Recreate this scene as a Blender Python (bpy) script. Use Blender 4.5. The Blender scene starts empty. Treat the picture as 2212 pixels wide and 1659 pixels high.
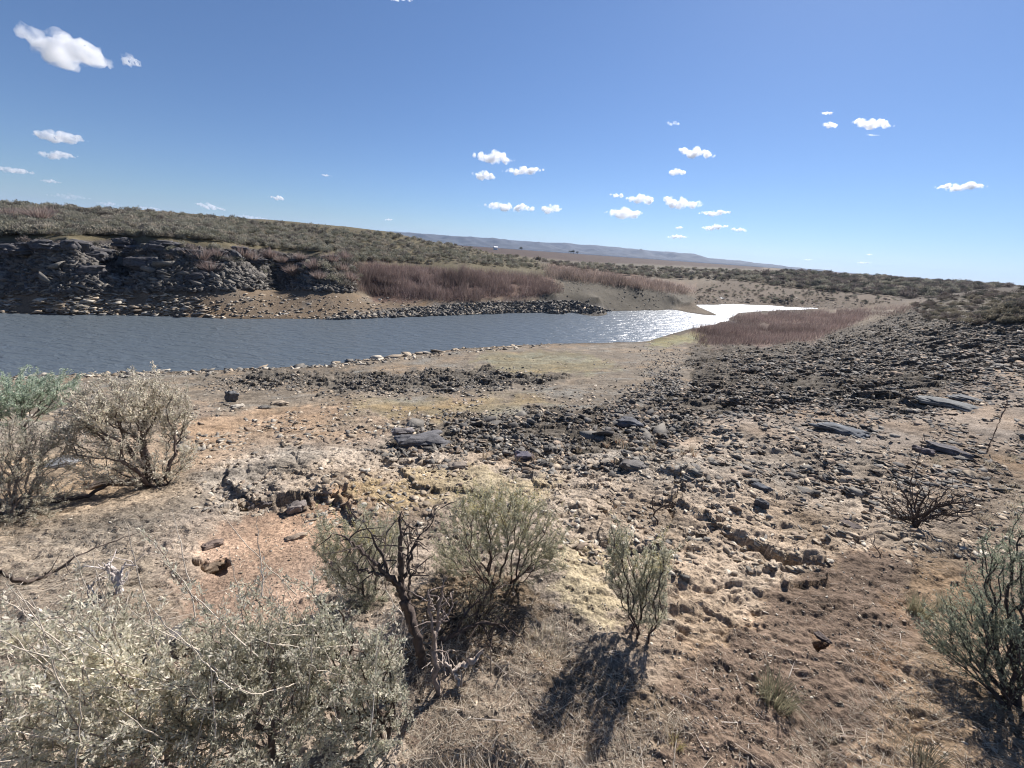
import bpy, bmesh, math, random
import numpy as np
from mathutils import Vector, Matrix
random.seed(7); RNG = np.random.default_rng(7)
R = math.radians
# ------------------------------------------------------------------ camera, sky, sun, exposure
EYE = 7.0                                   # eye height above the water
PITCH, ROLL, FPX = 19.4, 4.14, 386.0        # degrees, degrees, focal length in pixels of a 1024 wide frame
SUN_AZ, SUN_EL = 33.0, 38.0
S = bpy.context.scene
S.render.engine = 'CYCLES'
cam = bpy.data.objects.new('camera', bpy.data.cameras.new('camera')); S.collection.objects.link(cam)
cam.data.sensor_width = 36.0; cam.data.lens = 36.0 * FPX / 1024.0
cam.data.clip_start = 0.05; cam.data.clip_end = 150000
cam.location = (0, 0, EYE)
_f = Vector((0, math.cos(R(PITCH)), -math.sin(R(PITCH)))); _u = Vector((0, math.sin(R(PITCH)), math.cos(R(PITCH)))); _r = Vector((1, 0, 0))
_c, _s = math.cos(R(ROLL)), math.sin(R(ROLL))
cr = _r * _c + _u * _s; cu = _u * _c - _r * _s
cam.matrix_world = Matrix.Translation((0, 0, EYE)) @ Matrix((cr, cu, -_f)).transposed().to_4x4()
S.camera = cam
world = bpy.data.worlds.new("World"); S.world = world; world.use_nodes = True
wn = world.node_tree; wn.nodes.clear()
sky = wn.nodes.new('ShaderNodeTexSky'); sky.sky_type = 'NISHITA'; sky.sun_disc = False
sky.sun_elevation = R(SUN_EL); sky.sun_rotation = R(SUN_AZ); sky.altitude = 1500
sky.air_density = 1.0; sky.dust_density = 0.25; sky.ozone_density = 4.5
bg = wn.nodes.new('ShaderNodeBackground'); bg.inputs[1].default_value = 0.062
wo = wn.nodes.new('ShaderNodeOutputWorld')
_tc = wn.nodes.new('ShaderNodeTexCoord'); _sx = wn.nodes.new('ShaderNodeSeparateXYZ'); _rp = wn.nodes.new('ShaderNodeValToRGB'); _mx = wn.nodes.new('ShaderNodeMix')
_mx.data_type = 'RGBA'; _mx.blend_type = 'MULTIPLY'; _mx.inputs[0].default_value = 1.0
wn.links.new(_tc.outputs['Generated'], _sx.inputs[0]); wn.links.new(_sx.outputs[2], _rp.inputs[0])
_e = _rp.color_ramp.elements; _e[0].position = 0.0; _e[0].color = (.70, .78, .88, 1); _e[1].position = .42; _e[1].color = (.97, 1.01, 1.10, 1); _n = _e.new(.12); _n.color = (.82, .87, .98, 1)
wn.links.new(sky.outputs[0], _mx.inputs[6]); wn.links.new(_rp.outputs[0], _mx.inputs[7]); wn.links.new(_mx.outputs[2], bg.inputs[0]); wn.links.new(bg.outputs[0], wo.inputs[0])
sun = bpy.data.objects.new('sun', bpy.data.lights.new('sun', 'SUN')); S.collection.objects.link(sun)
sun.data.energy = 5.0; sun.data.angle = R(0.5); sun.data.color = (1.0, 0.955, 0.92)
SUNV = Vector((math.sin(R(SUN_AZ)) * math.cos(R(SUN_EL)), math.cos(R(SUN_AZ)) * math.cos(R(SUN_EL)), math.sin(R(SUN_EL))))
sun.rotation_euler = SUNV.to_track_quat('Z', 'Y').to_euler()
vs = S.view_settings; S.display_settings.display_device = 'sRGB'
vs.view_transform = 'Standard'; vs.look = 'None'; vs.gamma = 1.0; vs.use_curve_mapping = False
vs.exposure = 0.74
S.cycles.use_denoising = True; S.cycles.pixel_filter_type = 'BLACKMAN_HARRIS'; S.cycles.filter_width = 1.1
S.cycles.volume_bounces = 14; S.cycles.max_bounces = 14; S.cycles.diffuse_bounces = 3; S.cycles.glossy_bounces = 2
S.cycles.transparent_max_bounces = 8; S.cycles.transmission_bounces = 3
try: S.cycles.sample_clamp_indirect = 4.0
except Exception: pass

# ------------------------------------------------------------------ pixel <-> ray helpers (photograph coordinates, 2212 x 1659)
PW, PH = 2212.0, 1659.0; FP = FPX * PW / 1024.0
cP, sP, cR, sR = math.cos(R(PITCH)), math.sin(R(PITCH)), math.cos(R(ROLL)), math.sin(R(ROLL))
def ray(px, py):                             # -> azimuth (rad), tan(elevation)
    x = np.asarray(px, float) - PW/2; y = PH/2 - np.asarray(py, float)
    X = x*cR - y*sR; Y = x*sR + y*cR
    fw = FP*cP + Y*sP; u = -FP*sP + Y*cP
    return np.arctan2(X, fw), u/np.hypot(X, fw)
def project(x, y, z):
    z = z - EYE
    X = x; fw = y*cP - z*sP; Y = y*sP + z*cP
    fw = np.maximum(fw, 1e-3)
    X, Y = X/fw*FP, Y/fw*FP
    return X*cR + Y*sR + PW/2, PH/2 - (-X*sR + Y*cR)

# ------------------------------------------------------------------ noise
def hash2(ix, iy, seed):
    h = (ix.astype(np.int64)*374761393 + iy.astype(np.int64)*668265263 + seed*1442695041) & 0xffffffff
    h = ((h ^ (h >> 13))*1274126177) & 0xffffffff
    return ((h ^ (h >> 16)) & 0xffffff)/float(0xffffff)
def vnoise(x, y, seed=0):
    ix, iy = np.floor(x), np.floor(y); fx, fy = x-ix, y-iy
    fx = fx*fx*(3-2*fx); fy = fy*fy*(3-2*fy)
    a, b = hash2(ix, iy, seed), hash2(ix+1, iy, seed); c, d = hash2(ix, iy+1, seed), hash2(ix+1, iy+1, seed)
    return (a*(1-fx)+b*fx)*(1-fy) + (c*(1-fx)+d*fx)*fy - 0.5
def fbm(x, y, oct=4, seed=0, gain=.5):
    t = 0; a = 1
    for k in range(oct): t = t + a*vnoise(x*2**k + 17.3*k, y*2**k + 9.1*k, seed+k); a *= gain
    return t
def cells(x, y, seed=0):                      # -> F2-F1, cell random, offset to the cell point
    ix, iy = np.floor(x), np.floor(y)
    f1 = np.full(x.shape, 9.); f2 = np.full(x.shape, 9.); rid = np.zeros(x.shape); ox = np.zeros(x.shape); oy = np.zeros(x.shape)
    for dx in (-1, 0, 1):
        for dy in (-1, 0, 1):
            cx, cy = ix+dx, iy+dy
            ax = cx + hash2(cx, cy, seed) - x; ay = cy + hash2(cx, cy, seed+1) - y
            d = np.hypot(ax, ay); m = d < f1
            f2 = np.where(m, f1, np.minimum(f2, d)); f1 = np.where(m, d, f1)
            rid = np.where(m, hash2(cx, cy, seed+2), rid); ox = np.where(m, ax, ox); oy = np.where(m, ay, oy)
    return f2-f1, rid, ox, oy
def inpoly(px, py, poly):
    p = np.asarray(poly, float); inside = np.zeros(px.shape, bool); j = len(p)-1
    for i in range(len(p)):
        xi, yi, xj, yj = p[i, 0], p[i, 1], p[j, 0], p[j, 1]
        if yi != yj:
            inside ^= ((yi > py) != (yj > py)) & (px < (xj-xi)*(py-yi)/(yj-yi)+xi)
        j = i
    return inside

# ------------------------------------------------------------------ terrain: control points -> height over (azimuth, log distance)
CT = []
def cz(z, *pts):
    for px, py in pts:
        az, te = ray(px, py); CT.append((float(az), math.log((z-EYE)/float(te)), z))
def crr(r, *pts):
    for px, py in pts:
        az, te = ray(px, py); CT.append((float(az), math.log(r), EYE + r*float(te)))
NEAR_SHORE = [(-260, 850), (0, 815), (200, 808), (450, 800), (700, 790), (800, 775), (1000, 752), (1200, 742), (1400, 738), (1450, 722), (1495, 710), (1590, 690), (1595, 676), (1680, 669), (1775, 668)]
FAR_SHORE = [(-260, 668), (0, 675), (300, 680), (500, 687), (750, 688), (900, 683), (1100, 675), (1300, 672), (1440, 668), (1500, 658), (1580, 656), (1680, 660), (1775, 666)]
def dens(poly, n=4):
    out = []
    for a, b in zip(poly[:-1], poly[1:]):
        for k in range(n): out.append((a[0]+(b[0]-a[0])*k/n, a[1]+(b[1]-a[1])*k/n))
    return out + [poly[-1]]
cz(0.02, *dens(NEAR_SHORE, 3)); cz(0.02, *dens(FAR_SHORE, 3))
cz(-.7, (-200, 760), (0, 745), (250, 745), (500, 745), (750, 732), (950, 718), (1150, 710), (1350, 700)); cz(-.3, (1480, 688), (1540, 675), (1640, 664))
cz(.22, (450, 812), (700, 801), (1000, 764), (1300, 751)); cz(.15, (1430, 742), (1520, 735), (1600, 715), (1680, 690), (1750, 680), (1850, 672), (1620, 680))
cz(.12, (1500, 722), (1560, 740), (1690, 738)); cz(.4, (1840, 700), (1760, 722))
cz(1.4, (300, 840), (800, 815), (1100, 795), (1300, 782)); cz(2.3, (700, 850), (1000, 825), (1250, 812)); cz(3.1, (500, 880), (800, 865), (1050, 850))
cz(1.0, (1450, 765), (1650, 755)); cz(2.6, (1500, 800), (1700, 775))
cz(3.9, (300, 930), (650, 915), (950, 895), (1300, 870)); cz(4.4, (1000, 925), (1400, 910), (1600, 870))
cz(4.65, (300, 1000), (600, 990), (900, 980), (1200, 960), (1600, 960)); cz(4.7, (1900, 900), (2150, 880), (-200, 1100))
cz(4.95, (300, 1080), (700, 1080), (1100, 1060), (1500, 1060), (2000, 1050), (2400, 1050)); cz(4.7, (0, 1000), (-300, 980)); cz(3.6, (0, 900), (-260, 930))
cz(5.2, (100, 1300), (600, 1250), (1100, 1250), (1600, 1250), (2100, 1250), (2600, 1300)); cz(5.35, (0, 1659), (700, 1659), (1300, 1659), (2212, 1659), (1100, 2200))
cz(3.6, (1750, 820), (2000, 800)); cz(4.3, (1800, 850)); cz(4.5, (2100, 830)); cz(4.9, (2212, 760), (2400, 780)); cz(2.6, (1850, 750)); cz(1.6, (1800, 725), (1900, 695))
cz(5.2, (2212, 700)); cz(4.4, (2050, 700)); cz(3.0, (1940, 690)); cz(5.0, (2100, 668)); cz(3.6, (1985, 668))
crr(60, (1975, 655), (2050, 634), (2130, 627), (2212, 620), (2350, 628)); cz(6.2, (2212, 650))
crr(75, (1990, 668), (2060, 655), (2150, 650), (2300, 650))                                      # gully behind the near right ridge
cz(.8, (0, 640), (-260, 630), (300, 632)); cz(.95, (600, 632), (800, 640)); cz(1.0, (1000, 650), (1150, 650))
crr(52.5, (-260, 548), (0, 556)); crr(48, (150, 553), (300, 548)); crr(46, (500, 560), (700, 566))
crr(54.5, (-260, 498), (0, 508)); crr(50, (150, 508), (300, 510)); crr(49, (500, 530)); crr(50, (700, 545))
crr(80, (-260, 432), (0, 444), (150, 450), (300, 455), (450, 466), (600, 478), (750, 492), (850, 503)); crr(66, (0, 470), (300, 478), (600, 505), (800, 525))
crr(52, (820, 570), (1000, 578)); crr(60, (1150, 590)); crr(66, (900, 545), (1050, 560)); crr(95, (950, 525), (1060, 546), (1150, 560))
crr(62, (1170, 600), (1230, 596)); crr(64, (1300, 606), (1380, 618)); crr(66, (1460, 636), (1490, 648)); crr(52, (1300, 640)); crr(50, (1200, 635))
crr(80, (1230, 588), (1330, 600), (1440, 616), (1500, 638)); crr(100, (1300, 598), (1420, 606))
cz(.7, (1480, 648), (1540, 646), (1620, 648), (1720, 652))
crr(130, (1200, 568), (1300, 575), (1420, 590), (1560, 600)); crr(200, (1150, 560), (1300, 570), (1450, 577), (1600, 583))
crr(95, (1560, 645), (1700, 640), (1800, 650)); crr(110, (1600, 620), (1750, 632), (1900, 648)); crr(125, (1600, 603), (1700, 614), (1850, 632), (1950, 645))
crr(145, (1600, 590), (1700, 594), (1850, 608), (2000, 622), (2150, 632)); crr(200, (1650, 583), (1800, 593), (2000, 608), (2212, 622))
for r_, d in ((400, 5), (900, 3.5), (2200, 3), (5000, 2.5)):
    crr(r_, *[(x, 535+.0723*(x-1106)+d) for x in (-200, 0, 400, 850, 1100, 1400, 1700, 2000, 2300)])
for az in (-170, -130, -95, -80, 80, 95, 130, 170):
    for r_, z_ in ((.5, 5.4), (3, 5.4), (12, 5.5), (40, 6.0), (200, 6.5), (5000, 6.6)): CT.append((R(az), math.log(r_), z_))
for az in (-60, -30, 0, 30, 60): CT.append((R(az), math.log(.15), 5.42)); CT.append((R(az), math.log(.7), 5.38))
CT = np.array(CT); KU = 1.6
_u0, _v0 = CT[:, 0]*KU, CT[:, 1]
A = np.hypot(_u0[:, None]-_u0[None], _v0[:, None]-_v0[None]) - 1e-4*np.eye(len(CT))
WT = np.linalg.solve(np.block([[A, np.ones((len(CT), 1))], [np.ones((1, len(CT))), np.zeros((1, 1))]]), np.append(CT[:, 2], 0))
def zbase(az, lr):
    out = np.full(az.shape, WT[-1])
    for k in range(len(CT)): out += WT[k]*np.hypot(az*KU-_u0[k], lr-_v0[k])
    return out
# coarse evaluation, then bilinear lookup
cAZ = np.linspace(-math.pi, math.pi, 721); cLR = np.linspace(math.log(.15), math.log(9000), 560)
_ga, _gl = np.meshgrid(cAZ, cLR, indexing='ij'); cZ = zbase(_ga, _gl)
def bil(T, az, lr):
    a = np.clip((az-cAZ[0])/(cAZ[1]-cAZ[0]), 0, len(cAZ)-1.001); b = np.clip((lr-cLR[0])/(cLR[1]-cLR[0]), 0, len(cLR)-1.001)
    i, j = a.astype(int), b.astype(int); fa, fb = a-i, b-j
    return (T[i, j]*(1-fb)+T[i, j+1]*fb)*(1-fa) + (T[i+1, j]*(1-fb)+T[i+1, j+1]*fb)*fa

# ------------------------------------------------------------------ ground zones (outlines as they lie on the land)
Z = {
 'duff_shade': [(900, 1290), (1000, 1260), (1130, 1265), (1180, 1340), (1150, 1430), (1000, 1470), (880, 1450)],  # dark plant litter, with the central bush's shadow also painted into its colour
 'beach':  [(-300, 900), (-300, 800), (0, 800), (450, 790), (800, 765), (1000, 745), (1450, 730), (1500, 765), (1480, 850), (1300, 890), (900, 905), (500, 930), (350, 960), (100, 930)],
 'reddirt':[(400, 870), (520, 885), (760, 880), (720, 912), (560, 930), (430, 950), (380, 920)],
 'olive':  [(1010, 785), (1080, 762), (1280, 765), (1340, 790), (1270, 812), (1120, 806)],
 'olive2': [(740, 872), (900, 862), (1200, 858), (1190, 880), (980, 892), (760, 898)],
 'spit':   [(1395, 742), (1440, 722), (1510, 712), (1530, 745), (1440, 744)],
 'reedbed':[(1490, 700), (1600, 676), (1870, 668), (1870, 680), (1840, 700), (1760, 735), (1650, 745), (1510, 748)],
 'rubble': [(1490, 748), (1650, 745), (1760, 735), (1870, 695), (1960, 668), (2400, 690), (2400, 800), (2150, 790), (1990, 880), (1800, 880), (1600, 890), (1350, 960), (1100, 1000), (1080, 960), (820, 975), (830, 940), (900, 905), (1250, 885), (1480, 850)],
 'darkband':[(400, 828), (560, 800), (700, 812), (980, 800), (1110, 800), (1230, 822), (1100, 838), (900, 842), (640, 840)],
 'crust':  [(420, 1020), (560, 960), (800, 980), (1200, 980), (1600, 940), (1950, 1000), (2000, 1150), (1800, 1230), (1650, 1330), (1500, 1390), (1330, 1330), (1250, 1150), (1000, 1080), (720, 1080), (640, 1110), (500, 1120)],
 'orange': [(370, 1330), (430, 1210), (500, 1130), (690, 1092), (770, 1070), (780, 1180), (720, 1270), (680, 1350), (480, 1370)],
 'yellow': [(1210, 1180), (1300, 1190), (1340, 1330), (1280, 1400), (1200, 1310), (1180, 1220)],
 'yellow2':[(740, 1070), (900, 1020), (1010, 1020), (1220, 1040), (1200, 1080), (960, 1100), (760, 1110)],
 'brown':  [(1560, 1360), (1700, 1250), (1850, 1160), (2050, 1200), (1960, 1400), (1900, 1560), (1750, 1700), (1300, 1700), (1400, 1520)],
 'litter': [(-400, 1000), (150, 960), (420, 1000), (430, 1100), (300, 1180), (360, 1330), (200, 1420), (-400, 1500)],
 'litter2':[(950, 1500), (1200, 1420), (1400, 1480), (1480, 1560), (1350, 1720), (900, 1720)],
 'litter3':[(1900, 1000), (2300, 960), (2600, 1200), (2500, 1700), (1900, 1700), (2000, 1350), (1970, 1200), (2100, 1120)],
 'farbeach':[(-300, 645), (0, 622), (300, 632), (550, 622), (800, 640), (1000, 655), (900, 690), (500, 695), (-300, 690)],
 'talus':  [(-300, 500), (250, 500), (560, 525), (760, 560), (770, 622), (560, 622), (300, 624), (-300, 628)],
 'sage':   [(-300, 420), (200, 440), (850, 495), (1180, 565), (1250, 590), (1180, 600), (780, 570), (560, 540), (240, 520), (-300, 520)],
 'brush':  [(770, 560), (1180, 590), (1220, 640), (1000, 650), (800, 650)],
 'bare':   [(1160, 585), (1330, 590), (1500, 640), (1450, 675), (1000, 690), (1000, 655), (1160, 645), (1225, 620)],
 'gravel2':[(700, 680), (950, 655), (1240, 648), (1330, 672), (1100, 688), (720, 696)],
 'field':  [(870, 500), (1300, 528), (1660, 565), (1640, 583), (1500, 583), (1250, 565), (1060, 548)],
 'sage2':  [(1150, 560), (1300, 568), (1640, 582), (1640, 605), (1560, 605), (1400, 600), (1230, 590)],
 'willow2':[(1180, 570), (1310, 580), (1500, 618), (1500, 632), (1380, 622), (1200, 590)],
 'tan':    [(1500, 625), (1560, 600), (1750, 620), (1980, 650), (1940, 668), (1500, 662)],
 'darksage':[(1560, 590), (1700, 580), (2300, 615), (2300, 650), (2000, 650), (1850, 632), (1700, 618)],
 'rightsage':[(1950, 665), (2060, 640), (2400, 622), (2400, 690), (2150, 700), (2000, 690)],
}
COL = {'duff_shade': (.155, .12, .085), 'default': (.29, .238, .19), 'beach': (.21, .182, .148), 'reddirt': (.29, .225, .17), 'olive': (.215, .195, .135), 'olive2': (.23, .20, .14), 'spit': (.26, .245, .14), 'reedbed': (.15, .11, .09),
 'rubble': (.125, .112, .095), 'darkband': (.13, .12, .105), 'crust': (.39, .335, .275), 'orange': (.39, .285, .215), 'yellow': (.43, .365, .25), 'yellow2': (.39, .325, .22), 'brown': (.175, .132, .102),
 'litter': (.27, .222, .17), 'litter2': (.225, .178, .132), 'litter3': (.235, .19, .145), 'farbeach': (.19, .15, .11), 'talus': (.085, .08, .08), 'sage': (.13, .115, .075), 'brush': (.16, .11, .09),
 'bare': (.115, .105, .085), 'gravel2': (.15, .14, .13), 'field': (.072, .052, .045), 'sage2': (.14, .125, .10), 'willow2': (.22, .165, .13), 'tan': (.135, .108, .082), 'darksage': (.10, .085, .07), 'rightsage': (.125, .112, .09)}
ORDER = ['beach', 'reddirt', 'olive', 'olive2', 'crust', 'rubble', 'darkband', 'orange', 'yellow', 'yellow2', 'brown', 'litter', 'litter2', 'litter3', 'duff_shade', 'talus', 'farbeach', 'brush', 'bare', 'gravel2', 'sage', 'field', 'sage2', 'willow2', 'tan', 'darksage', 'reedbed', 'spit', 'rightsage']
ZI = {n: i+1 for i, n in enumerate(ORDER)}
def zone_at(px, py, jit=1.0, sd=0):
    w = 1.0*np.clip((py-520)/300, .12, 1.4)*jit
    qx = px + 45*w*fbm(px/60, py/25, 3, 31) + (16+26*(sd > 0))*w*vnoise(px/7, py/4, 41+sd); qy = py + 24*w*fbm(px/50, py/20, 3, 53) + (9+16*(sd > 0))*w*vnoise(px/7, py/4, 61+sd)
    z = np.zeros(px.shape, int)
    for n in ORDER: z[inpoly(qx, qy, Z[n])] = ZI[n]
    return z

# ------------------------------------------------------------------ terrain mesh
NA = 1250
AZ = np.concatenate([np.linspace(-math.pi, R(-71), 36)[:-1], np.linspace(R(-71), R(71), NA), np.linspace(R(71), math.pi, 36)[1:]])
LR = np.concatenate([np.linspace(math.log(.15), math.log(.9), 40)[:-1], np.linspace(math.log(.9), math.log(8), 470)[:-1], np.linspace(math.log(8), math.log(100), 470)[:-1], np.linspace(math.log(100), math.log(9000), 130)])
GA, GL = np.meshgrid(AZ, LR, indexing='ij'); RR = np.exp(GL)
X, Y = RR*np.sin(GA), RR*np.cos(GA)
B0 = bil(cZ, GA, GL)
PXg, PYg = project(X, Y, B0)
ZN = zone_at(PXg.ravel(), PYg.ravel()).reshape(PXg.shape)
def zm(*ns):
    m = np.zeros(ZN.shape)
    for n in ns: m[ZN == ZI[n]] = 1
    return m
def soft(m, k=3):
    for _ in range(k): m = (m + np.roll(m, 1, 0) + np.roll(m, -1, 0) + np.roll(m, 1, 1) + np.roll(m, -1, 1))/5
    return m
D = np.zeros(B0.shape)
near = np.clip((22-RR)/12, 0, 1)
sub = (RR < 24) & (np.abs(GA) < R(71.5))
xs, ys = X[sub], Y[sub]
d = .16*fbm(xs/1.8, ys/1.8, 3, 3)*near[sub] + .035*fbm(xs/.22, ys/.22, 3, 9, .6)
# rock crust broken in plates, stepping down
wx, wy = xs+.25*vnoise(xs/.3, ys/.3, 5), ys+.25*vnoise(xs/.3, ys/.3, 6)
e, rid, ox, oy = cells(wx/.62, wy/.40, 11); e2, rid2, ox2, oy2 = cells(wx/.19+4, wy/.13, 15)
cr_m = np.clip(soft(zm('crust', 'rubble', 'darkband'), 4)[sub], 0, 1); 
plate = .075*(rid-.5) - .05*np.exp(-(e/.07)**2) + (rid-.5)*.06*ox + .05*oy*(rid-.3)
plate2 = .035*(rid2-.5) - .02*np.exp(-(e2/.12)**2) + .03*oy2*(rid2-.2)
rub = np.clip(soft(zm('rubble', 'darkband'), 4)[sub], 0, 1)
org = np.clip(soft(zm('orange'), 6)[sub], 0, 1)
d += .28*cr_m*plate*(1+1.5*rub) + (.2+.15*cr_m)*plate2*(1+3*rub)
d += (.012*fbm(xs/.15, ys/.045, 3, 161, .65) + .009*fbm(xs/.06, ys/.03, 2, 165))*(1+.5*cr_m)
pit = fbm(xs/.09, ys/.07, 3, 141, .6); d += -.012*np.clip(pit-.2, 0, .2)/.2 + .012*np.clip(fbm(xs/.16, ys/.10, 3, 151, .7), -.4, .4)*(1+cr_m)
d += (.011*np.abs(fbm(xs/.05, ys/.05, 2, 21)) + .005*vnoise(xs/.018, ys/.018, 25))*np.clip((6-RR[sub])/3, 0, 1)
d = d*(1-.7*org)
# plates of crust raised above the soil, hollows under their edges, cracks
pxs, pys = PXg[sub], PYg[sub]; amp = np.clip((pys-900)/300, .3, 1.3)
qx = pxs+amp*(26*vnoise(xs/.22, ys/.22, 171)+14*vnoise(xs/.08, ys/.08, 172)+7*vnoise(xs/.03, ys/.03, 175)); qy = pys+amp*(18*vnoise(xs/.2, ys/.2, 173)+10*vnoise(xs/.07, ys/.07, 174)+5*vnoise(xs/.03, ys/.03, 176))
for hh, pl in ((.038, [(1480, 1010), (1620, 1015), (1720, 1090), (1790, 1195), (1700, 1180), (1570, 1130), (1440, 1075)]), (.045, [(500, 1000), (660, 965), (800, 985), (830, 1060), (700, 1088), (540, 1085), (480, 1040)]),
               (.04, [(860, 1010), (1010, 1000), (1090, 1040), (1060, 1085), (900, 1070)]), (.035, [(1310, 1110), (1420, 1100), (1480, 1160), (1440, 1200), (1300, 1180)]), (.04, [(1650, 1205), (1770, 1200), (1790, 1240), (1690, 1250)]),
               (.035, [(1120, 990), (1250, 1000), (1290, 1060), (1160, 1060)]), (.035, [(220, 1370), (330, 1330), (430, 1370), (400, 1430), (260, 1430)]),
               (-.09, [(515, 1086), (670, 1084), (668, 1104), (520, 1106)]), (-.07, [(436, 1216), (500, 1212), (492, 1234), (440, 1236)]), (-.05, [(1762, 1368), (1806, 1368), (1800, 1388), (1765, 1388)]), (-.06, [(485, 992), (560, 984), (650, 968), (652, 978), (560, 998), (488, 1004)]),
               (-.05, [(1560, 1132), (1700, 1182), (1780, 1200), (1776, 1210), (1690, 1192), (1556, 1140)]), (-.06, [(1455, 1040), (1478, 1035), (1470, 1085), (1448, 1110), (1444, 1100), (1456, 1075)]), (-.05, [(160, 1040), (250, 1028), (330, 1042), (300, 1058), (190, 1062)])):
    d += hh*inpoly(qx, qy, pl)
D[sub] = d
m = (RR >= 5) & (RR < 400) & (np.abs(GA) < R(71.5))
xs, ys = X[m], Y[m]; rr = RR[m]
e, rid, ox, oy = cells(xs/.55+.4*vnoise(xs, ys, 2), ys/.55, 77)
lump = .10*(rid-.5) + .16*oy*(rid-.2) - .05*np.exp(-(e/.15)**2)
wz = np.clip((rr-5)/6, 0, 1)
D[m] += wz*(soft(zm('rubble', 'darkband'), 2)[m]*lump*1.3 + .05*fbm(xs/.9, ys/.9, 3, 81))
# far bank: talus blocks and the ledge of basalt
mt = soft(zm('talus'), 3)[m]
e, rid, ox, oy = cells(xs/1.1+.3*vnoise(xs/2, ys/2, 8), ys/1.1, 87); e3, rid3, ox3, oy3 = cells(xs/2.6, ys/3.4, 91)
D[m] += mt*np.clip((B0[m]-.8)/.9, .25, 1)*(.35*(rid-.5)+.25*oy*(rid-.2) - .12*np.exp(-(e/.12)**2) + .55*(rid3-.5)*np.clip((B0[m]-2.2)/1.5, 0, 1))
D[m] += (rr > 70)*.35*fbm(xs/9, ys/9, 3, 95)
# stay above the water on land, below it in the lake
hs = np.clip(np.abs(B0-.02)/.35, 0, 1)
D *= np.where(B0 < 3, hs, 1)
HT = B0 + D
HT = np.where(B0 < .0, np.minimum(HT, -.03), HT)
HT[RR < .8] = B0[RR < .8]
# resample the displaced height to a lookup used by everything that stands on it
_ia = np.interp(cAZ, AZ, np.arange(len(AZ))).round().astype(int); _il = np.interp(cLR, LR, np.arange(len(LR))).round().astype(int)
fAZ, fLR = np.linspace(R(-71), R(71), NA), None
def ground_z(x, y):
    x = np.atleast_1d(np.asarray(x, float)); y = np.atleast_1d(np.asarray(y, float))
    ia = np.interp(np.arctan2(x, y), AZ, np.arange(len(AZ))); il = np.interp(np.log(np.hypot(x, y)+1e-6), LR, np.arange(len(LR)))
    i, j = np.minimum(ia.astype(int), len(AZ)-2), np.minimum(il.astype(int), len(LR)-2); fa, fb = ia-i, il-j
    return (HT[i, j]*(1-fb)+HT[i, j+1]*fb)*(1-fa) + (HT[i+1, j]*(1-fb)+HT[i+1, j+1]*fb)*fa
def hit(px, py):                              # where a line of sight meets the land -> x, y, z
    px = np.atleast_1d(np.asarray(px, float)); py = np.atleast_1d(np.asarray(py, float))
    az, te = ray(px, py); out = np.zeros((len(px), 3))
    for s in range(0, len(px), 3000):
        a, t = az[s:s+3000], te[s:s+3000]
        ia = np.clip(np.interp(a, AZ, np.arange(len(AZ))), 0, len(AZ)-1.001); i = ia.astype(int); fa = (ia-i)[:, None]
        prof = np.maximum(HT[i]*(1-fa)+HT[i+1]*fa, 0.0); line = EYE + RR[0][None]*t[:, None]
        below = line <= prof; below[:, :20] = False; k = np.argmax(below, 1); k = np.where(below.any(1), k, len(LR)-1); k = np.maximum(k, 1)
        n = np.arange(len(a)); d0 = line[n, k-1]-prof[n, k-1]; d1 = line[n, k]-prof[n, k]
        f = np.clip(d0/np.where(np.abs(d0-d1) < 1e-9, 1, d0-d1), 0, 1); r = RR[0][k-1]*(1-f)+RR[0][k]*f
        out[s:s+3000, 0] = r*np.sin(a); out[s:s+3000, 1] = r*np.cos(a)
    out[:, 2] = ground_z(out[:, 0], out[:, 1])
    return out
def at(px, py, base, back=0.0):               # the point on a line of sight at the distance of a base point
    az, te = ray(px, py); r = math.hypot(base[0], base[1]) + back
    return np.array((r*math.sin(az), r*math.cos(az), EYE + r*float(te)))

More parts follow.
